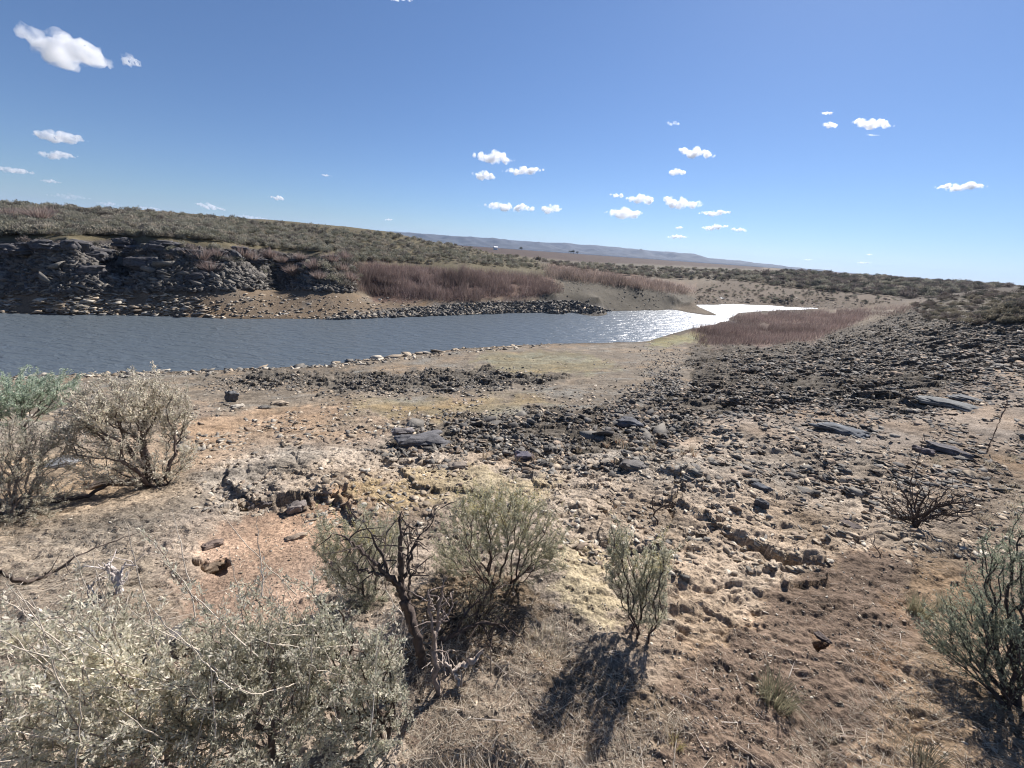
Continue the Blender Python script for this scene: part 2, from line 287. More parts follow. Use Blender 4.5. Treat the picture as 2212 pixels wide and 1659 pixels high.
# ------------------------------------------------------------------ material helpers
def mat(name):
    m = bpy.data.materials.new(name); m.use_nodes = True; nt = m.node_tree
    b = nt.nodes['Principled BSDF']; b.inputs['Specular IOR Level'].default_value = .25
    return m, nt, b
def N(nt, t, **kw):
    n = nt.nodes.new(t)
    for k, v in kw.items():
        if k.startswith('i_'): n.inputs[k[2:].replace('_', ' ')].default_value = v
        else: setattr(n, k, v)
    return n
def surf_mat(name, rough=.9, var=.35, scale=6.0, bump=.0, bscale=40, trans=0, hue=None, dist=.01, spec=.2):
    """base colour from the object's own colour attribute, broken up by noise in space"""
    m, nt, b = mat(name); L = nt.links
    at_ = N(nt, 'ShaderNodeAttribute', attribute_name='tint')
    tc = N(nt, 'ShaderNodeNewGeometry')
    n1 = N(nt, 'ShaderNodeTexNoise', i_Scale=scale, i_Detail=6.0, i_Roughness=.65); L.new(tc.outputs['Position'], n1.inputs['Vector'])
    mr = N(nt, 'ShaderNodeMapRange'); mr.inputs[1].default_value = .3; mr.inputs[2].default_value = .7; mr.inputs[3].default_value = 1-var; mr.inputs[4].default_value = 1+var
    L.new(n1.outputs[0], mr.inputs[0])
    mx = N(nt, 'ShaderNodeVectorMath', operation='SCALE'); L.new(at_.outputs['Color'], mx.inputs[0]); L.new(mr.outputs[0], mx.inputs['Scale'])
    L.new(mx.outputs[0], b.inputs['Base Color'])
    b.inputs['Roughness'].default_value = rough; b.inputs['Specular IOR Level'].default_value = spec
    if bump:
        n2 = N(nt, 'ShaderNodeTexNoise', i_Scale=float(bscale), i_Detail=5.0, i_Roughness=.7); L.new(tc.outputs['Position'], n2.inputs['Vector'])
        bp = N(nt, 'ShaderNodeBump', i_Strength=bump, i_Distance=dist); L.new(n2.outputs[0], bp.inputs['Height']); L.new(bp.outputs[0], b.inputs['Normal'])
    if trans:
        tr = N(nt, 'ShaderNodeBsdfTranslucent'); L.new(mx.outputs[0], tr.inputs[0]); ms = N(nt, 'ShaderNodeMixShader'); ms.inputs[0].default_value = trans
        L.new(b.outputs[0], ms.inputs[1]); L.new(tr.outputs[0], ms.inputs[2]); L.new(ms.outputs[0], nt.nodes['Material Output'].inputs[0])
    return m
M_ROCK = surf_mat('rock', .88, .35, 7, .6, 30, dist=.02)
M_LEAF = surf_mat('leaf', .5, .3, 3, trans=.55, spec=.5)
M_FARLEAF = surf_mat('far_leaf', .85, .35, 1.2, trans=.3)
M_WOOD = surf_mat('bark', .9, .4, 30, .8, 160, dist=.004)
M_STRAW = surf_mat('straw', .75, .3, 5, trans=.3)
M_HILL = surf_mat('hill_cover', .95, .25, .012)
M_PAINT = surf_mat('painted_wall', .7, .1, 1)

# ------------------------------------------------------------------ mesh helpers
def mesh_np(name, V, F, color=None, m=None, smooth=False, corner=None):
    """V (n,3); F (f,k) faces all with k corners; color (n,3) per vertex"""
    me = bpy.data.meshes.new(name); V = np.ascontiguousarray(V, dtype=np.float32); F = np.ascontiguousarray(F, dtype=np.int32)
    nf, k = F.shape
    me.vertices.add(len(V)); me.vertices.foreach_set('co', V.ravel())
    me.loops.add(nf*k); me.loops.foreach_set('vertex_index', F.ravel())
    me.polygons.add(nf); me.polygons.foreach_set('loop_start', np.arange(nf, dtype=np.int32)*k)
    if smooth: me.polygons.foreach_set('use_smooth', np.ones(nf, bool))
    me.update(calc_edges=True)
    if color is not None:
        c = np.ones((len(V), 4), np.float32); c[:, :3] = color
        ca = me.color_attributes.new('tint', 'FLOAT_COLOR', 'POINT'); ca.data.foreach_set('color', c.ravel())
    if m: me.materials.append(m)
    return me
def link(name, me, parent=None, loc=None, label=None, cat=None, group=None, kind=None):
    o = bpy.data.objects.new(name, me); S.collection.objects.link(o)
    if parent is not None: o.parent = parent
    if loc is not None: o.location = loc
    tag(o, label, cat, group, kind); return o
def tag(o, label=None, cat=None, group=None, kind=None):
    for k, v in (('label', label), ('category', cat), ('group', group), ('kind', kind)):
        if v: o[k] = v
    return o

# the ground
col = np.zeros(B0.shape+(3,)); col[:] = COL['default']
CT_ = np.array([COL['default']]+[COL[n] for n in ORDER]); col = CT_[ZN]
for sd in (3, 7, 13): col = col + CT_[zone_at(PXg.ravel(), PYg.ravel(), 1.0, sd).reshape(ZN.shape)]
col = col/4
col = np.where((RR > 28)[..., None] & (ZN == 0)[..., None], np.array((.165, .138, .105)), col)
f1 = fbm(X/3.1, Y/3.1, 3, 101)[..., None]; f2 = np.clip(1+.5*fbm(X/.35, Y/.35, 3, 105)[..., None], .6, 1.5)
col = col*np.where((RR < 40)[..., None], f2, 1)*(1+.25*f1)
col = col + (np.array((.05, .0, -.04))*fbm(X/1.3, Y/1.3, 2, 111)[..., None])*(col[..., :1] > .2)
mgrey = (fbm(X/.7, Y/.5, 3, 121) > .16) & (ZN == ZI['crust']); col[mgrey] *= (.78, .80, .82)
fld = (ZN == ZI['field']); col[fld] *= (1+.5*vnoise(X[fld]/60, Y[fld]/300, 7))[:, None]
for _ in range(2):
    col = (col + np.roll(col, 1, 0) + np.roll(col, -1, 0) + np.roll(col, 1, 1) + np.roll(col, -1, 1))/5
col = col*np.array((.98, .93, .855))
wet = np.clip((.12-(HT))/.1, 0, 1)[..., None]*(B0 < 1)[..., None]; col = col*(1-.45*wet)
V = np.stack([X, Y, HT], -1).reshape(-1, 3); na, nl = B0.shape
i, j = np.meshgrid(np.arange(na-1), np.arange(nl-1), indexing='ij'); q = (i*nl+j).ravel()
F = np.stack([q, q+1, q+nl+1, q+nl], 1)
mg, ntg, bg_ = mat('ground'); L = ntg.links
ga = N(ntg, 'ShaderNodeAttribute', attribute_name='tint'); gp = N(ntg, 'ShaderNodeNewGeometry')
def gnoise(sc, det, ro): 
    n = N(ntg, 'ShaderNodeTexNoise', i_Scale=float(sc), i_Detail=float(det), i_Roughness=ro); L.new(gp.outputs['Position'], n.inputs['Vector']); return n
na_, nb_, nc_ = gnoise(55, 4, .7), gnoise(9, 5, .65), gnoise(1.3, 4, .6)
def mrange(n, a, b_, lo, hi):
    m = N(ntg, 'ShaderNodeMapRange'); m.inputs[1].default_value = a; m.inputs[2].default_value = b_; m.inputs[3].default_value = lo; m.inputs[4].default_value = hi; L.new(n.outputs[0], m.inputs[0]); return m
r1, r2, r3 = mrange(na_, .32, .68, .42, 1.5), mrange(nb_, .3, .7, .68, 1.30), mrange(nc_, .3, .7, .85, 1.15)
p1 = N(ntg, 'ShaderNodeMath', operation='MULTIPLY'); L.new(r1.outputs[0], p1.inputs[0]); L.new(r2.outputs[0], p1.inputs[1])
p2 = N(ntg, 'ShaderNodeMath', operation='MULTIPLY'); L.new(p1.outputs[0], p2.inputs[0]); L.new(r3.outputs[0], p2.inputs[1])
vmx = N(ntg, 'ShaderNodeVectorMath', operation='SCALE'); L.new(ga.outputs['Color'], vmx.inputs[0]); L.new(p2.outputs[0], vmx.inputs['Scale']); L.new(vmx.outputs[0], bg_.inputs['Base Color'])
bg_.inputs['Roughness'].default_value = .95; bg_.inputs['Specular IOR Level'].default_value = .15
vb = N(ntg, 'ShaderNodeTexVoronoi', i_Scale=38.0); L.new(gp.outputs['Position'], vb.inputs['Vector'])
b1 = N(ntg, 'ShaderNodeBump', i_Strength=.8, i_Distance=.02); L.new(nb_.outputs[0], b1.inputs['Height'])
b2 = N(ntg, 'ShaderNodeBump', i_Strength=1.0, i_Distance=.012); L.new(na_.outputs[0], b2.inputs['Height']); L.new(b1.outputs[0], b2.inputs['Normal'])
b3 = N(ntg, 'ShaderNodeBump', i_Strength=.5, i_Distance=.006); L.new(vb.outputs['Distance'], b3.inputs['Height']); L.new(b2.outputs[0], b3.inputs['Normal'])
L.new(b3.outputs[0], bg_.inputs['Normal'])
link('ground', mesh_np('ground', V, F, col.reshape(-1, 3), mg, smooth=True), kind='structure')
del V, F, f1, f2, col

# the lake
mw, ntw, bw = mat('water'); L = ntw.links
bw.inputs['Base Color'].default_value = (.10, .12, .135, 1); bw.inputs['Roughness'].default_value = .31; bw.inputs['IOR'].default_value = 1.33; bw.inputs['Specular IOR Level'].default_value = .42
wp = N(ntw, 'ShaderNodeNewGeometry')
def wmap(rot, sx, sy):
    mp = N(ntw, 'ShaderNodeMapping'); mp.inputs['Rotation'].default_value = (0, 0, R(rot)); mp.inputs['Scale'].default_value = (sx, sy, 1); L.new(wp.outputs['Position'], mp.inputs['Vector']); return mp
prev = None
for rot, sx, sy, st, ds in ((25, .8, 2.0, 1.0, .16), (-10, 2.4, 4.5, .7, .05), (50, 7, 11, .5, .01)):
    mp = wmap(rot, sx, sy); n = N(ntw, 'ShaderNodeTexNoise', i_Scale=1.0, i_Detail=3.0, i_Roughness=.6); n.inputs['Distortion'].default_value = .6; L.new(mp.outputs[0], n.inputs['Vector'])
    b_ = N(ntw, 'ShaderNodeBump', i_Strength=st, i_Distance=ds); L.new(n.outputs[0], b_.inputs['Height'])
    if prev: L.new(prev.outputs[0], b_.inputs['Normal'])
    prev = b_
L.new(prev.outputs[0], bw.inputs['Normal'])
px = np.linspace(-160, 130, 2); Vw = np.array([(-170, 5, 0), (140, 5, 0), (140, 150, 0), (-170, 150, 0)], float)
link('water', mesh_np('water', Vw, np.array([[0, 1, 2, 3]]), None, mw), kind='structure')
# ------------------------------------------------------------------ stones
def hull(pts):
    bm = bmesh.new()
    for p in pts: bm.verts.new(p)
    bmesh.ops.convex_hull(bm, input=bm.verts[:])
    bmesh.ops.delete(bm, geom=[v for v in bm.verts if not v.link_faces], context='VERTS')
    bmesh.ops.triangulate(bm, faces=bm.faces[:]); bm.verts.index_update()
    V = np.array([v.co[:] for v in bm.verts]); F = np.array([[v.index for v in f.verts] for f in bm.faces]); bm.free()
    return V, F
def stone_shape(seed, n=13, flat=.45):
    r = np.random.default_rng(seed); p = r.normal(size=(n, 3)); p /= np.linalg.norm(p, axis=1)[:, None]; p *= r.uniform(.75, 1.05, (n, 1))
    p[:, 2] *= flat; p[:, 2] = np.clip(p[:, 2], -flat*.75, flat*.7*r.uniform(.6, 1)); p[:, 0] *= r.uniform(.8, 1.3); p[:, 1] *= r.uniform(.6, 1)
    return hull(p)
SLABS = [stone_shape(i, 11, .14+.07*(i % 3)) for i in range(12)]
BLOCKS = [stone_shape(50+i, 12, .42) for i in range(10)]
def rotm(rz, tx, ty):
    cz_, sz_ = np.cos(rz), np.sin(rz); cx, sx = np.cos(tx), np.sin(tx); cy, sy = np.cos(ty), np.sin(ty)
    n = len(rz); A_ = np.zeros((n, 3, 3)); Bx = np.zeros((n, 3, 3)); By = np.zeros((n, 3, 3))
    A_[:, 0, 0] = cz_; A_[:, 0, 1] = -sz_; A_[:, 1, 0] = sz_; A_[:, 1, 1] = cz_; A_[:, 2, 2] = 1
    Bx[:, 0, 0] = 1; Bx[:, 1, 1] = cx; Bx[:, 1, 2] = -sx; Bx[:, 2, 1] = sx; Bx[:, 2, 2] = cx
    By[:, 1, 1] = 1; By[:, 0, 0] = cy; By[:, 0, 2] = sy; By[:, 2, 0] = -sy; By[:, 2, 2] = cy
    return A_ @ Bx @ By
def merge(temps, P, SC, RM, C, pick):
    Vs, Fs, Cs, off = [], [], [], 0
    for t, (tv, tf) in enumerate(temps):
        m = pick == t; n = int(m.sum())
        if not n: continue
        v = np.einsum('nij,nkj->nki', RM[m], tv[None]*SC[m][:, None, :]) + P[m][:, None, :]
        Vs.append(v.reshape(-1, 3)); Fs.append((tf[None] + (np.arange(n)*len(tv))[:, None, None] + off).reshape(-1, 3)); Cs.append(np.repeat(C[m], len(tv), 0)); off += n*len(tv)
    return np.concatenate(Vs), np.concatenate(Fs), np.concatenate(Cs)
def spread(poly, n):
    p = np.array(poly, float); lo, hi = p.min(0), p.max(0); out = np.zeros((0, 2))
    lo = np.maximum(lo, (-60, 0)); hi = np.minimum(hi, (2280, 1720))
    while len(out) < n:
        q = RNG.uniform(lo, hi, (n*2, 2)); q = q[inpoly(q[:, 0], q[:, 1], poly)]; out = np.concatenate([out, q])
    return out[:n]
GREY, DARK, TAN, PALE, BRN = (.195, .178, .152), (.118, .108, .096), (.34, .275, .20), (.46, .41, .33), (.235, .18, .132)
def pal(n, *cw):
    cs = np.array([c for c, w in cw]); w = np.array([w for c, w in cw], float); c = cs[RNG.choice(len(cs), n, p=w/w.sum())]
    return c*RNG.uniform(.7, 1.3, (n, 1))
def stones(px, s0, s1, cols, temps=SLABS, tilt=.25, sink=.3, clump=None, power=2.2, blur=None):
    if blur: px = px + RNG.normal(0, 1, px.shape)*np.array(blur)
    if clump is not None:
        k = vnoise(px[:, 0]/clump, px[:, 1]/(clump*.5), 71) + .5*vnoise(px[:, 0]/clump*3, px[:, 1]/(clump*.5)*3, 72) > -.12; px = px[k]
    H = hit(px[:, 0], px[:, 1]); ok = (np.hypot(H[:, 0], H[:, 1]) < 400) & (H[:, 2] > -.02); H = H[ok]; n = len(H)
    s = s0 + (s1-s0)*RNG.random(n)**power; SC = s[:, None]*RNG.uniform(.75, 1.3, (n, 3))
    P = H.copy(); P[:, 2] += SC[:, 2]*(.4-sink)*.5
    RM = rotm(RNG.uniform(0, 6.3, n), RNG.normal(0, tilt, n), RNG.normal(0, tilt, n))
    return P, SC, RM, pal(n, *cols), RNG.integers(0, len(temps), n), temps
def ring_stones(n, s0, s1, cols):
    a_ = RNG.uniform(-math.pi, math.pi, n*3); r_ = np.exp(RNG.uniform(math.log(.35), math.log(9), n*3)); x, y = r_*np.sin(a_), r_*np.cos(a_); u, v = project(x, y, ground_z(x, y)); k = ~((u > -80) & (u < 2290) & (v < 1720) & (np.abs(a_) < 1.25)); x, y = x[k][:n], y[k][:n]
    m_ = len(x); s = s0+(s1-s0)*RNG.random(m_)**3; return np.column_stack([x, y, ground_z(x, y)]), s[:, None]*RNG.uniform(.75, 1.3, (m_, 3)), rotm(RNG.uniform(0, 6.3, m_), RNG.normal(0, .3, m_), RNG.normal(0, .3, m_)), pal(m_, *cols), RNG.integers(0, len(SLABS), m_), SLABS
def build_stuff(name, label_, batches, m=M_ROCK):
    Vs, Fs, Cs, off = [], [], [], 0
    for P, SC, RM, C, pick, temps in batches:
        v, f, c = merge(temps, P, SC, RM, C, pick); Vs.append(v); Fs.append(f+off); Cs.append(c); off += len(v)
    return link(name, mesh_np(name, np.concatenate(Vs), np.concatenate(Fs), np.concatenate(Cs), m), label=label_, kind='stuff')
dk = ((DARK, 4), (GREY, 4), (TAN, 1)); gr = ((GREY, 4), (DARK, 2), (TAN, 3), (PALE, .7)); tn = ((TAN, 5), (GREY, 2), (PALE, 2), (BRN, 2)); far_ = ((GREY, 3), (TAN, 4), (PALE, 3))
talus_poly = [(-60, 545), (250, 530), (560, 545), (770, 575), (770, 632), (560, 626), (300, 632), (-60, 636)]
build_stuff('talus_rubble', 'dark basalt rubble covering the far bank below the ledge', [
    stones(spread(talus_poly, 15000), .10, .5, ((DARK, 7), (GREY, 2)), BLOCKS, .5, .2, power=2.5)])
build_stuff('far_beach_stones', 'pale and grey stones lying on the brown far beach', [
    stones(spread([(-60, 632), (420, 635), (480, 690), (-60, 680)], 1700), .10, .45, far_, SLABS, .2, .3, 60),
    stones(spread([(420, 632), (900, 645), (900, 690), (480, 692)], 700), .08, .3, far_, SLABS, .2, .3),
    stones(spread([(700, 690), (860, 668), (1000, 655), (1240, 650), (1330, 674), (1100, 684), (900, 690)], 5200), .10, .42, ((GREY, 6), (DARK, 3), (TAN, 1)), BLOCKS, .4, .3),
    stones(spread([(1130, 600), (1330, 592), (1490, 645), (1450, 672), (1000, 690)], 1200), .06, .28, gr, SLABS, .2, .3, 40),
    stones(spread([(1500, 632), (1900, 652), (1850, 668), (1500, 656)], 700), .08, .35, gr, SLABS, .2, .3)])
rub2 = [(1350, 770), (1490, 748), (1650, 745), (1760, 735), (1870, 695), (1960, 668), (2270, 690), (2270, 810), (2150, 860), (1990, 900), (1600, 900), (1300, 930), (1330, 860), (1450, 820)]
build_stuff('slope_rubble', 'dark platy stones covering the slope on the right', [
    stones(spread(rub2, 30000), .018, .10, ((DARK, 5), (GREY, 5), (BRN, 5)), SLABS, .28, .4, 45, power=2.6, blur=(22, 10)),
    stones(spread([(1560, 760), (1760, 738), (1870, 695), (1960, 668), (2270, 690), (2270, 800), (1600, 805)], 14000), .04, .19, ((DARK, 6), (GREY, 4), (BRN, 4)), SLABS, .25, .5, None, power=2.2, blur=(15, 6)),
    stones(spread([(1500, 850), (2270, 790), (2270, 1000), (1950, 1120), (1700, 1050), (1450, 1000)], 10000), .015, .085, ((GREY, 4), (DARK, 2), (TAN, 3), (BRN, 3)), SLABS, .26, .35, 60, power=3, blur=(45, 26)),
    stones(spread([(820, 975), (850, 900), (1250, 885), (1500, 860), (1500, 960), (1350, 1010), (1080, 1010)], 9000), .012, .075, ((DARK, 5), (GREY, 5), (TAN, 2), (BRN, 2)), SLABS+BLOCKS[:4], .4, .3, 60, power=2.6, blur=(30, 13)),
    stones(spread([(400, 838), (560, 805), (700, 812), (980, 800), (1110, 800), (1230, 822), (1100, 842), (900, 848), (640, 845)], 5500), .02, .11, ((DARK, 6), (GREY, 4), (TAN, 2)), SLABS+BLOCKS[:4], .4, .3, 45, power=2.4, blur=(26, 6)),
    stones(spread([(1380, 745), (1480, 748), (1490, 850), (1330, 860), (1400, 800)], 1600), .03, .13, dk, SLABS, .4, .3, 40, blur=(20, 8))])
build_stuff('shore_gravel', 'tan and grey gravel strewn over the near beach', [
    stones(spread([(-60, 820), (450, 802), (800, 776), (1400, 740), (1480, 760), (1400, 860), (1200, 905), (700, 960), (350, 980), (200, 900), (-60, 900)], 7000), .012, .09, tn, SLABS, .25, .25, 45, 2.5),
    stones(spread([(-60, 812), (450, 799), (800, 773), (1000, 751), (1200, 741), (1210, 748), (1000, 764), (800, 788), (450, 810), (-60, 826)], 900), .05, .22, ((TAN, 4), (PALE, 3), (GREY, 3)), BLOCKS, .3, .25)])
build_stuff('ground_chips', 'small angular chips and clods of rock scattered over the foreground soil', [
    ring_stones(7000, .004, .04, ((TAN, 5), (BRN, 4), (PALE, 2))),
    stones(spread([(420, 960), (1900, 940), (2212, 1050), (2212, 1200), (1500, 1250), (420, 1100)], 12000), .006, .05, ((TAN, 6), (PALE, 2), (GREY, 2), (BRN, 3)), SLABS, .3, .35, 50, 3),
    stones(spread([(-60, 1000), (2270, 1000), (2270, 1700), (-60, 1700)], 34000), .0025, .012, ((TAN, 4), (PALE, 2), (BRN, 4)), SLABS, .6, .2, 60, 3),
    stones(spread([(-60, 1000), (2270, 1000), (2270, 1700), (-60, 1700)], 240), .010, .026, ((TAN, 4), (PALE, 2), (BRN, 3)), SLABS, .4, .3, None, 2)])

# individual rocks: shared shapes, each rock an object
ROCKM = {}
def rock_mesh(kind, colour):
    key = (kind, colour)
    if key not in ROCKM:
        tv, tf = (BLOCKS+SLABS)[kind]; rr_ = np.random.default_rng(kind)
        c = np.array(colour)*rr_.uniform(.9, 1.1, (len(tv), 1)); ROCKM[key] = mesh_np('rock', tv, tf, c, M_ROCK)
    return ROCKM[key]
def rocks(px, s0, s1, colours, label_, group, slab=False, tilt=.25, sink=.25):
    H = hit(px[:, 0], px[:, 1])
    for h in H:
        s = s0+(s1-s0)*random.random()**1.6; k = random.randrange(10)+(10 if slab else 0)
        o = link('rock', rock_mesh(k, random.choice(colours)), label=label_, cat='rock', group=group)
        sc = [s*random.uniform(.8, 1.25) for _ in range(3)]; sc[2] *= .85
        o.location = (h[0], h[1], h[2]+sc[2]*(.3-sink)*.8); o.scale = sc; o.rotation_euler = (random.gauss(0, tilt), random.gauss(0, tilt), random.uniform(0, 6.28))
def along(poly, n, jit=3):
    d = dens(poly, 20); k = RNG.choice(len(d), n, replace=n > len(d)); return np.array(d)[k] + RNG.normal(0, (8, jit), (n, 2))
rocks(along([(250, 806), (450, 801), (700, 793), (800, 778), (1000, 756), (1200, 744)], 55, 3), .14, .42, [PALE, TAN, GREY], 'pale weathered stone lying along the near waterline', 'stones along the near waterline')
rocks(np.array([(812, 772), (822, 776), (868, 764), (880, 768), (905, 764), (925, 762), (948, 760), (985, 757), (850, 772), (1120, 748), (1100, 751)]), .35, .62, [PALE, TAN], 'large pale boulder at the near waterline above the tan beach', 'large boulders at the near waterline', tilt=.15)
rocks(along([(720, 682), (830, 676), (950, 668), (1050, 662), (1200, 662)], 45, 7), .3, .55, [GREY, GREY, DARK], 'grey stone in the rocky point on the far shore', 'stones of the rocky point on the far shore')
rocks(spread([(0, 645), (200, 640), (400, 645), (440, 684), (0, 678)], 38), .3, .65, [PALE, GREY, TAN], 'pale rounded stone on the brown beach at the left of the far shore', 'stones on the left far beach', tilt=.1)
rocks(spread([(0, 575), (300, 560), (560, 575), (740, 600), (560, 620), (0, 625)], 34), .6, 1.1, [DARK, GREY], 'large dark basalt block in the rubble on the far bank', 'basalt blocks in the far rubble', tilt=.4)
rocks(spread([(870, 915), (1250, 890), (1480, 880), (1460, 960), (1100, 960)], 36), .10, .2, [DARK, GREY], 'dark angular rock in the rubble band in the middle of the slope', 'dark rocks in the middle rubble band', tilt=.35)
rocks(spread([(1500, 760), (1760, 745), (1900, 700), (2200, 720), (2150, 850), (1600, 870)], 40), .10, .19, [DARK, GREY], 'flat dark slab on the grey slope at the right', 'slabs on the right slope', slab=True, tilt=.2)

# single rocks one can point to
def ledge(px, py, wpx, hm, dm, colour, label_, cat='rock', yaw=0, flat=.5, name='rock', seed=1, sink=.33, tilt=(0, 0)):
    h = hit(px, py)[0]; r = math.hypot(h[0], h[1]); dist = math.hypot(r, EYE-h[2]); w = wpx/FP*dist*.8; dm = max(dm, .6*w)
    rr_ = np.random.default_rng(seed); bm = bmesh.new(); bmesh.ops.create_icosphere(bm, subdivisions=4, radius=1)
    ph = rr_.uniform(0, 50, 3)
    from mathutils import noise as mn
    crust = name == 'crust_slab'
    for v in bm.verts:
        p = v.co.copy(); a_ = math.atan2(p.y, p.x)
        out = 1+.55*mn.noise(Vector((math.cos(a_)*1.1, math.sin(a_)*1.1, ph[0])))+.22*mn.noise(Vector((math.cos(a_)*3.5, math.sin(a_)*3.5, ph[1])))
        e_ = .6 if crust else .62
        q = Vector([math.copysign(abs(c)**e_, c) for c in p])*.68
        n = mn.noise(p*1.6+Vector(ph))*.30 + mn.noise(p*3.6+Vector(ph))*.2 + mn.noise(p*8+Vector(ph))*.10 + mn.noise(p*17+Vector(ph))*.05
        q.x *= out*(1+n); q.y *= out*(1+n); q.z *= 1+n*(.9 if crust else 1.1)
        if hm > .12:
            lay = .09*math.copysign(abs(math.sin(q.z*9+ph[0]+2*mn.noise(p*1.5)))**.5, math.sin(q.z*9+ph[0])); q.x *= 1+lay; q.y *= 1+lay
        v.co = q
    for v in bm.verts: v.co = Vector((v.co.x*w/2*1.2, v.co.y*dm/2*1.2, v.co.z*hm/2*1.2))
    V_ = np.array([v.co[:] for v in bm.verts]); bm.verts.index_update(); F_ = np.array([[v.index for v in f.verts] for f in bm.faces]); bm.free()
    c = np.array(colour)*(1+.7*fbm(V_[:, 0]*22+ph[0], V_[:, 2]*30+V_[:, 1]*22, 3, seed))[:, None]
    o = link(name, mesh_np(name, V_, F_, c, M_ROCK), label=label_, cat=cat)
    o.location = (h[0], h[1], h[2]+hm*(.5-sink)); o.rotation_euler = (tilt[0], tilt[1], -math.atan2(h[0], h[1])+yaw); return o
ledge(905, 960, 135, .17, .30, (.13, .125, .125), 'long dark layered ledge rock with a shadowed face below the middle rubble', seed=3, name='ledge_rock')
ledge(870, 938, 60, .13, .2, (.2, .18, .17), 'brownish lump of rock resting on the left end of the long dark ledge', seed=4)
ledge(500, 868, 26, .34, .2, (.13, .13, .13), 'upright dark grey rock standing alone on the left beach', seed=5, tilt=(0, .3), sink=.1)
ledge(515, 880, 30, .10, .2, PALE, 'small flat pale rock in front of the upright dark rock', seed=6)
ledge(600, 874, 45, .14, .3, TAN, 'flat tan slab right of the upright rock on the left beach', seed=7)
ledge(570, 882, 28, .09, .2, GREY, 'small dark slab left of the flat tan slab on the beach', seed=8)
ledge(560, 1095, 50, .10, .14, (.15, .13, .12), 'dark pitted rock at the left end of the hollow under the crust', seed=9)
ledge(640, 1098, 44, .07, .12, (.2, .17, .15), 'low dark pitted rock lining the hollow above the orange soil', seed=10)
ledge(460, 1226, 44, .05, .09, (.22, .165, .115), 'brown hollow-sided rock on the orange soil left of centre', seed=11)
ledge(640, 1163, 40, .04, .05, (.35, .27, .2), 'small flat tan stone at the top edge of the orange soil', seed=12)
ledge(460, 1180, 42, .05, .07, (.2, .15, .12), 'small dark clod above the hollow-sided brown rock', seed=13)
ledge(370, 1395, 70, .10, .12, (.15, .135, .125), 'dark rounded rock just behind the pale sagebrush at the bottom left', seed=14)
ledge(1360, 918, 75, .17, .3, (.12, .12, .125), 'big dark rounded boulder in the right part of the rubble band', seed=15)
ledge(1130, 990, 60, .11, .14, (.13, .12, .14), 'purplish dark rock at the lower tip of the rubble band', seed=16)
ledge(1370, 1010, 70, .09, .14, (.16, .145, .13), 'low dark ledge rock right of the rubble band tip', seed=17)
ledge(990, 1010, 60, .08, .12, (.24, .2, .16), 'grey brown outcrop rock in the crust below the long dark ledge', seed=18)
ledge(1645, 1055, 42, .06, .07, (.12, .125, .135), 'dark blue grey stone on the pale crust right of centre', seed=19)
ledge(1643, 1095, 30, .08, .05, (.09, .09, .095), 'small black upright stone below the blue grey stone', seed=20, sink=.1)
ledge(1820, 932, 95, .11, .15, (.12, .125, .13), 'dark slab split in steps on the right slope', seed=21)
ledge(2060, 878, 105, .12, .35, (.17, .17, .16), 'long grey layered slab near the right edge of the slope', seed=22)
ledge(2100, 866, 70, .10, .3, (.15, .15, .145), 'shorter grey slab lying behind the long layered slab', seed=23)
ledge(1990, 975, 40, .09, .1, (.12, .10, .10), 'left dark rock of the pair near the right edge', seed=24)
ledge(2040, 975, 60, .13, .12, (.12, .11, .11), 'larger right rock of the dark pair near the right edge', seed=25)
ledge(215, 1044, 60, .05, .14, (.13, .10, .08), 'dark slab of rock under the gnarled sagebrush at the left', seed=32, name='ledge_rock')
ledge(120, 1005, 60, .08, .1, (.2, .2, .2), 'small grey rock left of the gnarled sagebrush trunk', seed=33)
ledge(1840, 1138, 60, .03, .05, (.10, .08, .07), 'flat dark stone left of the dead bush at the right', seed=35)
ledge(1775, 1380, 30, .03, .04, (.10, .08, .07), 'small dark clod on the brown soil at the lower right', seed=36)
# cliff ledge blocks of the far bank
_lr = random.Random(5); LB = []
for k in range(30):
    x_ = 5+k*25+_lr.uniform(-9, 9); y_ = float(np.interp(x_, [0, 150, 300, 560, 760], [536, 545, 534, 552, 574]))+_lr.uniform(-10, 16); LB.append((x_, y_, _lr.uniform(24, 52), _lr.uniform(.6, 1.25)*(1 if x_ < 560 else .7), k, 'dark basalt block of the ledge across the lake', 'basalt blocks of the far ledge'))
LB += [(310, 575, 55, 1.3, 41, 'big dark basalt boulder standing out in the middle of the far rubble', None), (200, 590, 42, 1.1, 42, 'dark boulder in the left part of the far rubble below the ledge', None), (430, 600, 40, .8, 43, 'lowest of the big dark boulders in the far rubble', None)]
for px, py, w, h, sd, lab, g_ in LB:
    o = ledge(px, py, w, h, 1.3, (.095, .09, .09), lab, seed=60+sd, name='basalt_block', sink=.35, yaw=_lr.uniform(-.5, .5), tilt=(_lr.uniform(-.15, .15), _lr.uniform(-.15, .15)))
    if g_: o['group'] = g_

